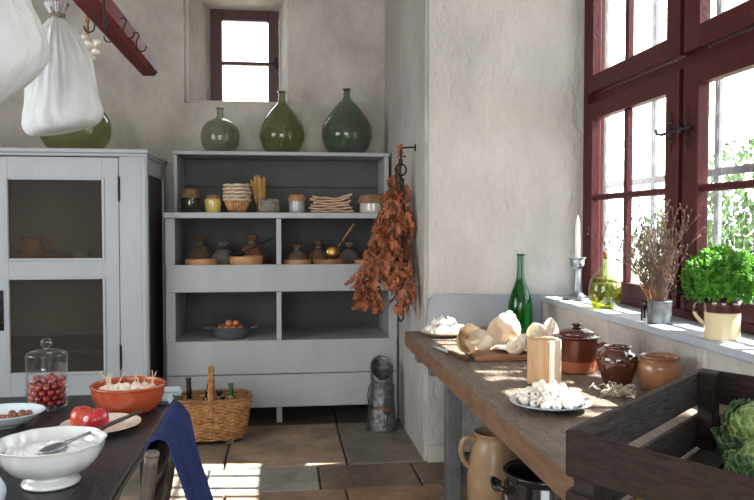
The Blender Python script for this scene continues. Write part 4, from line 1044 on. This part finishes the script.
# board with large pale sea snails / bones
t = thing('cutting_board', 'small brown wooden board under the pale shells on the worktop', 'board', (1.055, 3.36, TZ), -.10)
bm = B(); box(bm, -.185, .20, -.10, .12, .0, .022, .004, seg=2); obj('board', bm, M('brown_board', (126,84,56), (154,106,72), scale=14, rough=.55, st=(.6,6,6), bump=.2), t, smooth=False)
t = thing('shell_plate', 'flat pale platter under the large shells', 'plate', (1.14, 3.40, TZ+.0225))
bm = B(); lathe(bm, spline([(.07,0),(.09,.002),(.15,.014),(.152,.017),(.09,.008),(.002,.006)], 4), 44, sy=.7); obj('plate_body', bm, _mats['cream_plate'], t)
bone = M('pale_shell', (226,212,192), (206,184,156), scale=9, rough=.5, bump=.35, bscale=22, c3=(192,150,110), subsurf=.15)
bone_t = M('tan_shell', (206,168,112), (226,204,170), scale=10, rough=.55, bump=.4, bscale=26, c3=(150,104,64))
dark_in = M('shell_mouth', (196,128,96), (170,110,84), rough=.45)
def whelk(name, lab, loc, rot, s_, mat, spire=1.0, knob=.14, turns=3.2, group='large pale shells on the board', mouth=True, fl=1.0):
    """coiled sea-shell: whorls grow from the spire tip to a wide body whorl with an open lip"""
    t = thing(name, lab, 'shell', loc, 0, group); t.rotation_euler = rot
    bm = B(); n_ = 96; m_ = 14; rg = []
    for i in range(n_+1):
        k = i/n_; a = k*turns*TAU; g = math.exp((k-1)*2.6)
        cx = g*.50*s_; zc = -g*1.10*s_*spire+.55*s_
        c_ = Vector((cx*math.cos(a), cx*math.sin(a), zc)); ring = []
        kn = 1+knob*max(0, math.sin(a*3.5))**2
        for j in range(m_):
            b_ = TAU*j/m_
            rad = Vector((math.cos(a), math.sin(a), 0)); rr_ = g*s_*.52*(kn if math.cos(b_-.7) > .3 else 1)
            ring.append(bm.verts.new(c_+rad*math.cos(b_)*rr_+Vector((0,0,1))*math.sin(b_)*rr_*1.35*fl))
        rg.append(ring)
    for a_, b_ in zip(rg, rg[1:]):
        for j in range(m_): bm.faces.new((a_[j], a_[(j+1) % m_], b_[(j+1) % m_], b_[j]))
    bm.faces.new(rg[0][::-1])
    last = rg[-1]; LC = [v.co.copy() for v in last]; PC = sum((v.co for v in rg[-3]), Vector())/m_; cc = sum((v.co for v in last), Vector())/m_; lipd = (last[0].co-cc).cross(last[m_//4].co-cc).normalized()
    # siphonal canal
    tube(bm, spline([(.25*s_,0,-.45*s_),(.12*s_,0,-.85*s_),(.02*s_,.0,-1.2*s_*spire)], 4), [.34*s_,.33*s_,.31*s_,.29*s_,.25*s_,.2*s_,.16*s_,.12*s_,.08*s_], 12)
    obj('whorls', bm, mat, t)
    if mouth:
        bm = B(); tan_ = (cc-PC).normalized()
        r1 = [bm.verts.new(c+tan_*.01*s_) for c in LC]; r2 = [bm.verts.new(cc+(c-cc)*.72+tan_*.005*s_) for c in LC]; r3 = [bm.verts.new(cc+(c-cc)*.35-tan_*.35*s_) for c in LC]
        for A_, D_ in ((r1, r2), (r2, r3)):
            for j in range(m_): bm.faces.new((A_[j], A_[(j+1) % m_], D_[(j+1) % m_], D_[j]))
        bm.faces.new(r3)
        obj('mouth', bm, dark_in, t, label='orange-pink shell mouth')
    return t
def Tat(u, v, y): return at(u, v, Y=y)
def shl(lab, u, v, y, z, rot, s_, mat, *a, **k):
    p_ = at(u, v, Y=y); return whelk('sea_shell', lab, (p_.x, p_.y, TZ+z), rot, s_, mat, *a, **k)
shl('honey-coloured jagged shell at the left end of the board', 470, 337, 3.42, .112, (.3,.3,2.6), .080, bone_t, 1.1, .45, mouth=False)
shl('tall white conical shell standing in the middle of the group', 508, 327, 3.53, .150, (.2,.15,.9), .098, bone, 1.25, .30, mouth=False)
shl('grey-pink rounded shell lying at the front of the platter', 487, 345, 3.30, .085, (1.45,.2,1.35), .062, bone, 1.0, .05, mouth=False)
shl('small shell with orange mouth at the front edge of the board', 513, 351, 3.20, .078, (1.45,.15,-.5), .056, bone, .9, .04)
shl('broad smooth pale shell at the right end, behind the wooden block', 538, 335, 3.44, .098, (1.2,.2,-.6), .098, bone, 1.1, .16, mouth=False)
shl('small white shell tucked between the tall and the broad shell', 524, 342, 3.38, .076, (1.2,.9,.5), .054, bone, 1.0, .1, mouth=False)
# knife
a_, b_ = T(434, 347), T(468, 362)
t = thing('table_knife', 'old knife with a dark handle lying left of the board', 'knife', (a_.x, a_.y, TZ+.004), math.atan2(b_.y-a_.y, b_.x-a_.x))
ln = (b_-a_).length
bm = B(); prism(bm, [(0,-.018),(.02,-.022),(ln*.55,-.014),(ln*.55,.010),(.01,.010)], 0, .003, XY); obj('blade', bm, pewter, t, smooth=False)
bm = B(); box(bm, ln*.5, ln, -.013, .011, -.003, .014, .004, seg=2); obj('handle', bm, M('dark_handle', (70,44,32), (94,60,44), rough=.5), t, smooth=False)

# green bottle
t = thing('green_bottle', 'empty emerald green wine bottle at the back corner of the worktop', 'bottle', (1.33, 4.08, TZ)); t.scale = (1.36, 1.36, 1.2)
prf = spline([(.02,.012),(.036,.003),(.046,.004),(.050,.02),(.0505,.10),(.049,.145),(.038,.195),(.024,.235),(.0165,.27),(.0145,.33),(.0140,.372)], 5)
bm = B(); lathe(bm, prf, 44, cap=False); obj('glass_body', bm, green_glass, t)
bm = B(); tube(bm, [(.0155*math.cos(TAU*k/24), .0155*math.sin(TAU*k/24), .372) for k in range(24)], .0045, 8, close=True); obj('lip', bm, green_glass, t)

# pale wooden block / old book
p1, p2 = T(526, 386), T(560, 384)
bl = thing('butter_mould', 'upright pale wooden block with rounded edges beside the egg plate', 'block', (1.000, 2.77, TZ), -.84)
bw = M('worn_beech', (170,134,96), (194,160,122), scale=12, rough=.6, st=(5,5,.7), bump=.2, c3=(146,110,76))
bm = B(); box(bm, -.052, .040, -.048, .048, 0, .180, .010, seg=3); obj('block', bm, bw, bl, smooth=True, angle=50)
bm = B(); box(bm, .039, .052, -.044, .044, .004, .176, .008, seg=3); obj('sunlit_side', bm, M('sunlit_beech', (220,200,172), (232,216,192), scale=12, rough=.5), bl, smooth=True, angle=50)  # paler slab: sunlight on the block's right face put into its colour

# brown lidded pot
p_ = T(578, 371)
t = thing('lidded_pot', 'glazed brown earthenware pot with lid and unglazed orange base', 'pot', (1.222, 3.00, TZ), 0)
gl = zsplit(M('chestnut_glaze', (76,33,20), (94,42,26), scale=8, rough=.2, coat=.3), .050, (146,82,54), .002)
bm = B(); lathe(bm, spline([(.070,0),(.078,.004),(.082,.02),(.085,.08),(.087,.135),(.088,.142),(.080,.144)], 4), 48); obj('pot_body', bm, gl, t)
bm = B(); lathe(bm, spline([(.084,.1445),(.096,.146),(.096,.151),(.084,.154),(.074,.158),(.070,.168),(.045,.180),(.016,.185),(.012,.188),(.020,.196),(.019,.202),(.003,.204)], 4), 48); obj('lid', bm, _mats['chestnut_glaze'].copy() if False else M('chestnut_lid', (66,28,18), (84,36,23), scale=8, rough=.2, coat=.3), t)
bm = B(); tube(bm, spline([(.080,-.02,.105),(.112,-.028,.118),(.124,-.031,.098),(.112,-.028,.070),(.082,-.02,.062)], 6), .009, 10); obj('handle', bm, _mats['chestnut_lid'], t)

t = thing('dark_jar', 'dark brown glossy rounded jar between the lidded pot and tan jar', 'jar', (1.272, 2.72, TZ))
bm = B(); lathe(bm, spline([(.045,0),(.050,.004),(.066,.05),(.076,.09),(.072,.118),(.052,.136),(.047,.143),(.052,.150),(.046,.150),(.042,.138),(.06,.11),(.05,.03),(.01,.012)], 4), 48); obj('jar_body', bm, M('dark_treacle_glaze', (58,30,22), (88,46,32), scale=6, rough=.10, coat=1, c3=(150,96,76)), t)
t = thing('tan_jar', 'tan salt-glazed wide jar beside the crate', 'jar', (1.400, 2.64, TZ))
bm = B(); lathe(bm, spline([(.055,0),(.062,.004),(.076,.04),(.081,.075),(.076,.098),(.066,.108),(.070,.118),(.074,.124),(.068,.125),(.060,.11),(.07,.08),(.05,.015),(.01,.012)], 4), 48); obj('jar_body', bm, M('salt_glaze', (124,82,56), (152,108,78), scale=6, rough=.28, coat=.4, c3=(100,64,44)), t)

# plate of quail eggs
px_, py_ = .888, 2.40
t = thing('enamel_plate', 'white enamel plate heaped with quail eggs on the worktop', 'plate', (px_, py_, TZ))
bm = B(); lathe(bm, spline([(.070,0),(.078,.002),(.105,.014),(.132,.024),(.134,.026),(.133,.029),(.105,.019),(.07,.008),(.002,.007)], 4), 52); obj('plate_body', bm, zsplit(M('blue_white_enamel', (176,190,204), (188,200,212), rough=.15, coat=.6), .0225, (40,48,62), .001), t)
egg_m = M('quail_egg', (232,227,215), (236,232,222), scale=60, rough=.4, subsurf=.1, lo=.3, hi=.60, c3=(70,56,46), detail=3)
rr = random.Random(8); eggs = []; lay = [(.030, [(.092, 15, 0), (.058, 9, .3), (.022, 3, 0)]), (.052, [(.073, 11, .2), (.036, 5, 0)]), (.072, [(.045, 7, .1), (.005, 1, 0)])]
bm = B()
for v_ in ball(bm, (0,0,0), (.0135,.0135,.0175), 3):
    v_.co.x *= 1-.12*v_.co.z/.0175; v_.co.y *= 1-.12*v_.co.z/.0175
egg0 = obj('quail_egg', bm, egg_m); first = True
for z, rings_ in lay:
    for r, n_, ph in rings_:
        for i in range(n_):
            a = ph+TAU*i/n_+rr.uniform(-.05,.05)
            o = egg0 if first else egg0.copy()
            if not first: C.objects.link(o)
            first = False
            o.location = (px_+(r+rr.uniform(-.003,.003))*math.cos(a), py_+(r)*math.sin(a), TZ+z-.006*0+rr.uniform(-.002,.002))
            o.rotation_euler = (rr.uniform(0,PI), rr.uniform(0,PI), rr.uniform(0,PI))
            lb = ['speckled white quail egg in the bottom layer on the enamel plate', 'speckled white quail egg in the middle layer on the enamel plate', 'speckled white quail egg in the top layer on the enamel plate'][[.030,.052,.072].index(z)]
            tag(o, lb, 'egg', 'quail eggs on the enamel plate, '+['bottom layer','middle layer','top layer'][[.030,.052,.072].index(z)])

# tangle of pale dried roots
p_ = T(618, 396)
t = thing('dried_roots', 'tangled heap of pale curly dried roots in front of the jars', 'roots', (p_.x, p_.y, TZ))
bm = B(); rr = random.Random(31)
for k in range(85):
    c = Vector((rr.gauss(0,.030), rr.gauss(0,.032), .004+abs(rr.gauss(0,.012)))); r_ = rr.uniform(.008,.020); a0 = rr.uniform(0,6); q = Euler((rr.uniform(-.7,.7), rr.uniform(-.7,.7), 0)).to_matrix()
    n_ = rr.randint(6, 12); pts = []
    for i in range(n_):
        pt = c+q @ Vector((r_*math.cos(a0+i*.55), r_*math.sin(a0+i*.55)*.8, .002*i)); pt.z = max(.002, pt.z); pts.append(pt)
    tube(bm, pts, .0016, 5)
obj('root_tangle', bm, M('pale_root', (206,198,182), (150,138,120), scale=60, rough=.8), t)

# ------------------------------------------------------------------ crate with cabbages
cA, cBp = at(568, 428, Z=1.005), at(700, 368, Z=1.005)
ax = (cBp-cA); ax.z = 0; LEN = ax.length; ang = math.atan2(ax.y, ax.x)
cr = thing('wooden_crate', 'dark weathered slatted wooden crate on the near end of the worktop', 'crate', (cA.x, cA.y, TZ), ang)
WD, HT = .50, .2185                                            # local x runs along the far-left side, local y towards -WD
def cb(name, *b_, mat=crate_wood, parent=cr, bev=.003, label=None):
    bm = B(); box(bm, *b_, bev=bev)
    for v_ in bm.verts: v_.co.x += .2*v_.co.y                      # the old crate has racked out of square
    return obj(name, bm, mat, parent, smooth=False, label=label)
crate_x = M('weathered_crate_wood_long', (44,41,41), (72,69,68), scale=12, rough=.8, spec=.25, st=(1.2,8,8), bump=.7, bscale=26, bdist=.006)
crate_y = M('weathered_crate_wood_short', (32,23,20), (48,37,33), scale=12, rough=.8, spec=.2, st=(8,1.2,8), bump=.45, bscale=20, bdist=.006)
for y0 in (-.012, -WD):
    cb('side_board', 0, LEN, y0, y0+.012, HT-.092, HT, mat=crate_x); cb('side_board', 0, LEN, y0, y0+.012, .012, .100, mat=crate_x)
for x0 in (-.012, LEN+.0005):
    cb('end_board', x0, x0+.0115, -WD, 0, HT-.090, HT-.001, mat=crate_y); cb('end_board', x0, x0+.0115, -WD, 0, .012, .098, mat=crate_y)
for x0, y0 in ((.0005, -.056), (LEN-.058, -.056), (.0005, -WD+.0125), (LEN-.058, -WD+.0125)):
    cb('corner_post', x0, x0+.0575, y0, y0+.0435, .0125, HT+.0, mat=crate_wood)
for k in range(5):
    w_ = (WD-.02)/5; cb('bottom_slat', .0, LEN, -WD+.010+k*w_, -WD+.010+(k+1)*w_-.010, .0, .0115, mat=crate_x)
crm = Matrix.Translation((cA.x, cA.y, TZ)) @ Matrix.Rotation(ang, 4, 'Z')
def savoy(name, c1, c2, vein):
    m = M(name, c1, c2, scale=9, rough=.42, coat=.1); nt = m.node_tree; N = nt.nodes; L = nt.links; p = N['Principled BSDF']
    tc = N.new('ShaderNodeTexCoord'); nz = N.new('ShaderNodeTexNoise'); nz.inputs['Scale'].default_value = 14
    L.new(tc.outputs['Object'], nz.inputs[0])
    ad = N.new('ShaderNodeVectorMath'); ad.operation = 'MULTIPLY_ADD'; ad.inputs[1].default_value = (.035,)*3; L.new(nz.outputs['Color'], ad.inputs[0]); L.new(tc.outputs['Object'], ad.inputs[2])
    vo = N.new('ShaderNodeTexVoronoi'); vo.feature = 'DISTANCE_TO_EDGE'; vo.inputs['Scale'].default_value = 44; L.new(ad.outputs[0], vo.inputs['Vector'])
    mr = N.new('ShaderNodeMapRange'); mr.inputs['From Max'].default_value = .16; L.new(vo.outputs['Distance'], mr.inputs['Value'])
    mx = N.new('ShaderNodeMix'); mx.data_type = 'RGBA'; mx.inputs['A'].default_value = (*lin(vein), 1); L.new(mr.outputs[0], mx.inputs['Factor']); L.new(N[m['ramp']].outputs[0], mx.inputs['B']); L.new(mx.outputs['Result'], p.inputs['Base Color'])
    b = N.new('ShaderNodeBump'); b.inputs['Strength'].default_value = .9; b.inputs['Distance'].default_value = .012; L.new(vo.outputs['Distance'], b.inputs['Height']); L.new(b.outputs[0], p.inputs['Normal'])
    return m
cab_out = savoy('savoy_leaf', (34,66,34), (58,92,46), (92,122,76)); cab_in = savoy('savoy_heart', (78,112,50), (108,138,68), (158,176,116))
def cabbage(lab, p, r, rz, seed, inner):
    """a tight ball with big crinkled leaves cupped round it, their ruffled rims curling outwards"""
    t = thing('savoy_cabbage', lab, 'cabbage', p, rz, 'savoy cabbages in the crate')
    bm = B(); ball(bm, (0,0,r*.92), (r*.88,r*.88,r*.85), 4, nz=.07, nsc=3, seed=seed); obj('heart', bm, inner, t)
    for k in range(7):
        q = Euler((0, 0, k*2.4+seed)).to_matrix(); bm = B()
        top = (.75, .45, .9, .25, .6, .1, .3)[k]; base_R = .92+.022*k
        def lf(u_, v_):
            th = (u_-.5)*2.5*(.35+.65*math.sin(PI*min(1, .12+v_*.62)))
            el = -1.25+v_*(1.25+top)-.20*abs(u_-.5)*v_
            ruff = max(0, v_-.72)/.28; side = max(0, abs(u_-.5)-.36)/.14
            edge = max(ruff, side*min(1, v_*1.6))
            R_ = r*(base_R+.03*noise.noise(Vector((u_*5, v_*5, seed+k)))+.10*edge**1.5+.045*edge*math.sin(u_*58+v_*40+k)-.02*math.exp(-((u_-.5)*22)**2))
            return q @ Vector((R_*math.cos(el)*math.cos(th), R_*math.cos(el)*math.sin(th), 0))+Vector((0, 0, max(.004, r*.92+R_*math.sin(el)*.95)))
        sheet(bm, 64, 34, lf); solid(obj('outer_leaf', bm, cab_out if k > 1 else inner, t), .0015)
    return t
qa = at(764, 436, Z=TZ+.11); qb = at(775, 470, Z=TZ+.10)
cabbage('dark green savoy cabbage with crinkled leaves inside the crate', (qa.x, qa.y, TZ+.0125), .100, .4, 3, cab_in)
cabbage('paler savoy cabbage half hidden at the right picture edge in the crate', (qb.x, qb.y, TZ+.0125), .088, 2.0, 5, cab_in)
q_ = at(650, 506, Z=TZ+.045)
bm = B(); ball(bm, (0,0,0), (.032,.032,.028), 3, nz=.03); tube(bm, [(0,0,.024),(.002,.002,.045)], [.007,.002], 6)
tag(obj('onion', bm, onion_m, loc=(q_.x, q_.y, TZ+.0125+.028)), 'russet onion lying in the crate under the near board', 'onion')

# ------------------------------------------------------------------ stoneware under the worktop
p_ = at(492, 432, Y=3.30)
t = thing('stoneware_jug', 'tall buff stoneware jug with handle under the worktop', 'jug', (p_.x+.01, 3.30, 0))
zt = at(492, 430, Y=3.30).z
bm = B(); H_ = .455; lathe(bm, spline([(.085,0),(.095,.01),(.118,H_*.3),(.122,H_*.55),(.108,H_*.8),(.088,H_*.93),(.088,H_*.97),(.094,H_),(.084,H_),(.078,H_*.9),(.10,H_*.6),(.08,.03),(.01,.02)], 4), 44); obj('jug_body', bm, M('buff_stoneware', (146,116,84), (170,140,106), scale=8, rough=.45, coat=.2), t)
bm = B(); tube(bm, spline([(-.086,0,H_*.93),(-.135,0,H_*.95),(-.155,0,H_*.84),(-.14,0,H_*.72),(-.112,0,H_*.66)], 6), .013, 10); obj('handle', bm, _mats['buff_stoneware'], t)
p_ = at(540, 480, Y=2.80)
t = thing('black_crock', 'large black glazed two-handled crock under the worktop', 'crock', (p_.x+.02, 2.80, 0))
bm = B(); H_ = .44; lathe(bm, spline([(.12,0),(.135,.01),(.165,H_*.4),(.172,H_*.7),(.158,H_*.9),(.155,H_*.95),(.165,H_),(.148,H_),(.142,H_*.9),(.155,H_*.6),(.12,.03),(.01,.02)], 4), 48); obj('crock_body', bm, M('black_glaze', (26,24,24), (44,40,38), scale=8, rough=.15, coat=.8), t)
for s_ in (-1,):
    bm = B(); tube(bm, spline([(s_*.165,-.05,H_*.86),(s_*.195,-.05,H_*.90),(s_*.2,-.0,H_*.86),(s_*.195,.05,H_*.90),(s_*.165,.05,H_*.86)], 5), .012, 10); obj('handle', bm, _mats['black_glaze'], t)

# ------------------------------------------------------------------ on the dark table
p_ = Lp(47, 404)
p_.x += .02
t = thing('glass_jar', 'round lidded glass jar half full of red and amber berries', 'jar', (p_.x, 2.81, LZ))
JR, JH = .070, .155
bm = B(); lathe(bm, [(.02,.006),(JR*.9,.0),(JR,.008),(JR,JH*.9),(JR*.985,JH)], 48, cap=False); lathe(bm, [(JR*.94,JH),(JR*.955,JH*.9),(JR*.955,.014),(JR*.85,.010),(.003,.009)], 48, cap=False); obj('jar_body', bm, glass_clear, t)
bm = B(); lathe(bm, spline([(JR*1.0,JH+.0008),(JR*1.0,JH+.03),(JR*.96,JH+.045),(JR*.5,JH+.056),(.014,JH+.058)], 4), 48, cap=False)
lathe(bm, spline([(.010,JH+.058),(.009,JH+.066),(.018,JH+.074),(.020,JH+.086),(.012,JH+.096),(.002,JH+.098)], 4), 28, cap=False); obj('lid', bm, glass_clear, t)
berry = [M('red_berry', (132,34,38), (168,52,48), scale=20, rough=.12, coat=.5), M('wine_berry', (108,24,34), (140,36,42), scale=20, rough=.12, coat=.5), M('amber_berry', (190,116,60), (206,140,80), scale=20, rough=.15, coat=.5)]
rr = random.Random(3); first = {}
bp = []
for lay in range(5):
    z = .023+lay*.0205
    for (r, n_) in ((.052, 12), (.026, 6), (0, 1)):
        if lay == 4 and r > .04: n_ = 5
        for i in range(n_):
            a = TAU*i/n_+lay*.26+(.5 if lay == 4 else 0); bp.append((r*math.cos(a), r*math.sin(a), z+rr.uniform(-.002,.002)))
cn = ['glossy red berry inside the lidded glass jar', 'dark wine-red berry inside the lidded glass jar', 'amber berry among the red ones in the glass jar']
for q in bp:
    c_ = rr.choices((0, 1, 2), (5, 4, 1.6))[0]
    if c_ not in first:
        bm = B(); ball(bm, (0,0,0), .0122, 2); o = first[c_] = obj('berry', bm, berry[c_])
    else: o = first[c_].copy(); C.objects.link(o)
    o.location = (p_.x+q[0], 2.81+q[1], LZ+q[2]); tag(o, cn[c_], 'berry', ['red berries in the glass jar', 'wine-red berries in the glass jar', 'amber berries in the glass jar'][c_])

def china_bowl_pattern(): pass
p_ = Lp(8, 428); 
t = thing('blue_rim_bowl', 'pale blue-white shallow bowl of nuts at the left edge of the table', 'bowl', (-.915, 2.58, LZ))
bm = B(); lathe(bm, spline([(.055,0),(.06,.004),(.095,.018),(.13,.044),(.132,.047),(.128,.047),(.09,.024),(.05,.012),(.002,.011)], 4), 48, sy=.85); obj('bowl_body', bm, M('pale_blue_china', (186,202,212), (200,214,222), rough=.15, coat=.6), t)
nut = M('brown_nut', (106,60,48), (140,88,68), scale=20, rough=.35, c3=(170,124,96))
rr = random.Random(6); nf = None
for k, q in enumerate(((.02,-.03),(.045,-.005),(.07,-.02),(.055,.02),(.0,.0),(-.03,-.03),(-.045,.01),(.02,.03),(.08,.008),(.04,-.045),(-.01,-.05))):
    if nf is None:
        bm = B(); ball(bm, (0,0,0), (.0145,.0125,.011), 2, nz=.06); o = nf = obj('hazelnut', bm, nut)
    else: o = nf.copy(); C.objects.link(o)
    o.location = (-.915+q[0], 2.58+q[1], LZ+.027+(.012*(abs(q[0])+abs(q[1]))/.06)*.6); o.rotation_euler = (0, 0, rr.uniform(0, 6)); tag(o, 'brown nut in the pale blue-white bowl, '+spot(q[0]-.015, q[1]+.01, 0, 1, .06, .035), 'nut', 'nuts in the pale blue bowl')

# footed bowl with flour
p_ = Lp(52, 478)
t = thing('footed_bowl', 'large white lobed footed bowl of flour at the front of the table', 'bowl', (-.588, 1.985, LZ)); t.scale = (.95, .95, 1.14)
fb = spline([(.068,0),(.075,.004),(.073,.010),(.062,.020),(.066,.026),(.098,.036),(.126,.062),(.137,.092),(.141,.096),(.136,.096),(.120,.066),(.090,.042),(.03,.034),(.002,.033)], 4)
def lob(a, z): return 1+(.035*abs(math.sin(a*5))-.012 if z > .03 else 0)
bm = B(); lathe(bm, fb, 80, f=lob); obj('bowl_body', bm, cream_china, t)
bm = B()
def fl_(u_, v_):
    a = u_*TAU; r_ = .117*v_*lob(a, .1)
    return Vector((r_*math.cos(a), r_*math.sin(a), .069+.010*noise.noise(Vector((r_*40*math.cos(a), r_*40*math.sin(a), 2)))+.006*noise.noise(Vector((r_*110*math.cos(a), r_*110*math.sin(a), 5)))+.006*(1-v_)))
sheet(bm, 80, 28, fl_, close=True); obj('flour', bm, M('flour', (236,238,242), (226,230,236), scale=30, rough=1, spec=0, bump=.5, bscale=120, bdist=.004), t, label='loose white flour')
# spoon resting in the bowl
a_, b_ = Vector((-.568, 1.985, LZ+.096)), at(141, 411, Y=2.30)
t = thing('serving_spoon', 'pale metal spoon with a dark wooden handle resting in the flour bowl', 'spoon', a_)
d_ = b_-a_
bm = B(); tube(bm, [d_*.42, d_*.7, d_], [.0050,.0062,.0048], 10); obj('handle', bm, M('dark_spoon_handle', (48,40,38), (66,54,50), rough=.4), t, label='dark wooden handle')
bm = B(); tube(bm, [d_*.05, d_*.2, d_*.45], [.006,.0042,.0050], 8)
q = d_.to_track_quat('X', 'Z').to_matrix().to_4x4()
g0 = ball(bm, (0,0,0), (.042,.024,.008), 3)
for v_ in g0: v_.co = q @ v_.co-d_.normalized()*.02
obj('spoon_bowl', bm, pewter, t)

# oval plate, apples
t = thing('oval_plate', 'cream oval plate with a moulded rim between apples and bowl', 'plate', (-.585, 2.50, LZ), .1)
bm = B(); lathe(bm, spline([(.07,0),(.075,.003),(.10,.012),(.122,.018),(.124,.021),(.118,.021),(.095,.014),(.07,.007),(.002,.006)], 4), 60, f=lambda a, z: 1+.018*abs(math.sin(a*4)), sy=1.0); obj('plate_body', bm, M('ivory_china', (220,216,204), (228,224,214), rough=.2, coat=.6), t)
apm = M('red_apple', (176,38,40), (196,96,56), scale=7, rough=.22, coat=.4, st=(1,1,.5), lo=.4, hi=.7, c3=(206,150,84))
apm2 = M('crimson_apple', (168,28,44), (188,52,54), scale=7, rough=.2, coat=.4, st=(1,1,.5))
def apple(lab, x, y, z, r, mat, rot):
    t = thing('apple', lab, 'apple', (x, y, z), 0, 'red apples on the dark table'); t.rotation_euler = rot
    bm = B(); lathe(bm, spline([(.002,.16*r),(.25*r,.04*r),(.5*r,0),(.82*r,.3*r),(1.0*r,.85*r),(.95*r,1.25*r),(.66*r,1.62*r),(.32*r,1.66*r),(.1*r,1.5*r),(.002,1.42*r)], 4), 36, f=lambda a, z_: 1+.025*math.sin(a*2+z*30)+.012*math.sin(a*5), cap=False); obj('fruit', bm, mat, t)
    bm = B(); tube(bm, spline([(0,0,1.38*r),(.03*r,0,1.6*r),(.14*r,0,1.85*r)], 4), .0014, 6); obj('stem', bm, cw, t)
p_ = Lp(84, 424); apple('orange-red apple furthest left of the two, standing on the table', -.650, 2.525, LZ, .040, apm, (.12, .1, 0))
p_ = Lp(103, 430); apple('deep crimson apple resting on the rim of the oval plate', -.572, 2.425, LZ+.014, .041, apm2, (-.2, -.25, 1))

# terracotta bowl with white onions
t = thing('terracotta_bowl', 'wide glazed terracotta bowl of small white onions', 'bowl', (-.545, 2.74, LZ))
tb = spline([(.07,0),(.092,.004),(.112,.03),(.123,.062),(.126,.086),(.131,.092),(.129,.096),(.121,.095),(.116,.06),(.095,.018),(.06,.012),(.002,.012)], 4)
bm = B(); lathe(bm, tb, 56); obj('bowl_body', bm, terracotta, t)
wo = M('white_onion_skin', (222,212,200), (206,190,174), scale=20, rough=.35, st=(1,1,.4), c3=(196,168,148))
rts = M('dry_onion_top', (206,184,152), (180,150,112), scale=30, rough=.8)
rr = random.Random(12)
for k, (x, y, z, r, tp) in enumerate(((-.085,-.02,.072,.023,1),(-.045,-.05,.070,.024,1),(.0,-.055,.070,.023,0),(-.04,.02,.074,.022,1),(.035,-.02,.078,.024,1),(.07,-.04,.072,.021,1),(.085,.01,.072,.021,1),(.02,.04,.072,.023,1),(-.01,-.01,.080,.023,0),(.05,.055,.07,.021,1),(-.075,.045,.07,.02,1))):
    t = thing('white_onion', 'small white onion in the terracotta bowl, '+spot(x, y, z, .0795, .085, .05), 'onion', (-.545+x*.93, 2.74+y*.93, LZ+z), rr.uniform(0, 6), 'white onions in the terracotta bowl'); t.rotation_euler = (rr.uniform(-.6,.6), rr.uniform(-.6,.6), rr.uniform(0,6))
    bm = B(); lathe(bm, spline([(.002,-.85*r),(.5*r,-.75*r),(1.0*r,-.1*r),(.85*r,.5*r),(.35*r,.85*r),(.12*r,1.1*r)], 3), 24); obj('bulb', bm, wo, t)
    if tp:
        bm = B(); a = rr.uniform(0, 6); h_ = rr.uniform(.03,.055)
        for s_ in (0, .9): tube(bm, spline([(0,0,r), (.006*math.cos(a+s_), .006*math.sin(a+s_), r+h_*.5), (.018*math.cos(a+s_), .018*math.sin(a+s_), r+h_)], 4), .0017, 5)
        obj('dry_top', bm, rts, t)

# blue and white pot at the bottom left
p_ = at(-12, 500, Y=1.85)
bwm = M('blue_white_china', (196,204,216), (214,220,228), scale=14, rough=.15, coat=.6, lo=.5, hi=.62, c3=(70,92,160), detail=2)
t = thing('blue_white_jug', 'blue and white china jug at the bottom left corner', 'jug', (-.695, 1.80, LZ))
bm = B(); lathe(bm, spline([(.04,0),(.048,.004),(.058,.03),(.058,.055),(.042,.085),(.036,.100),(.042,.112),(.038,.112),(.032,.10)], 4), 40); obj('jug_body', bm, bwm, t)
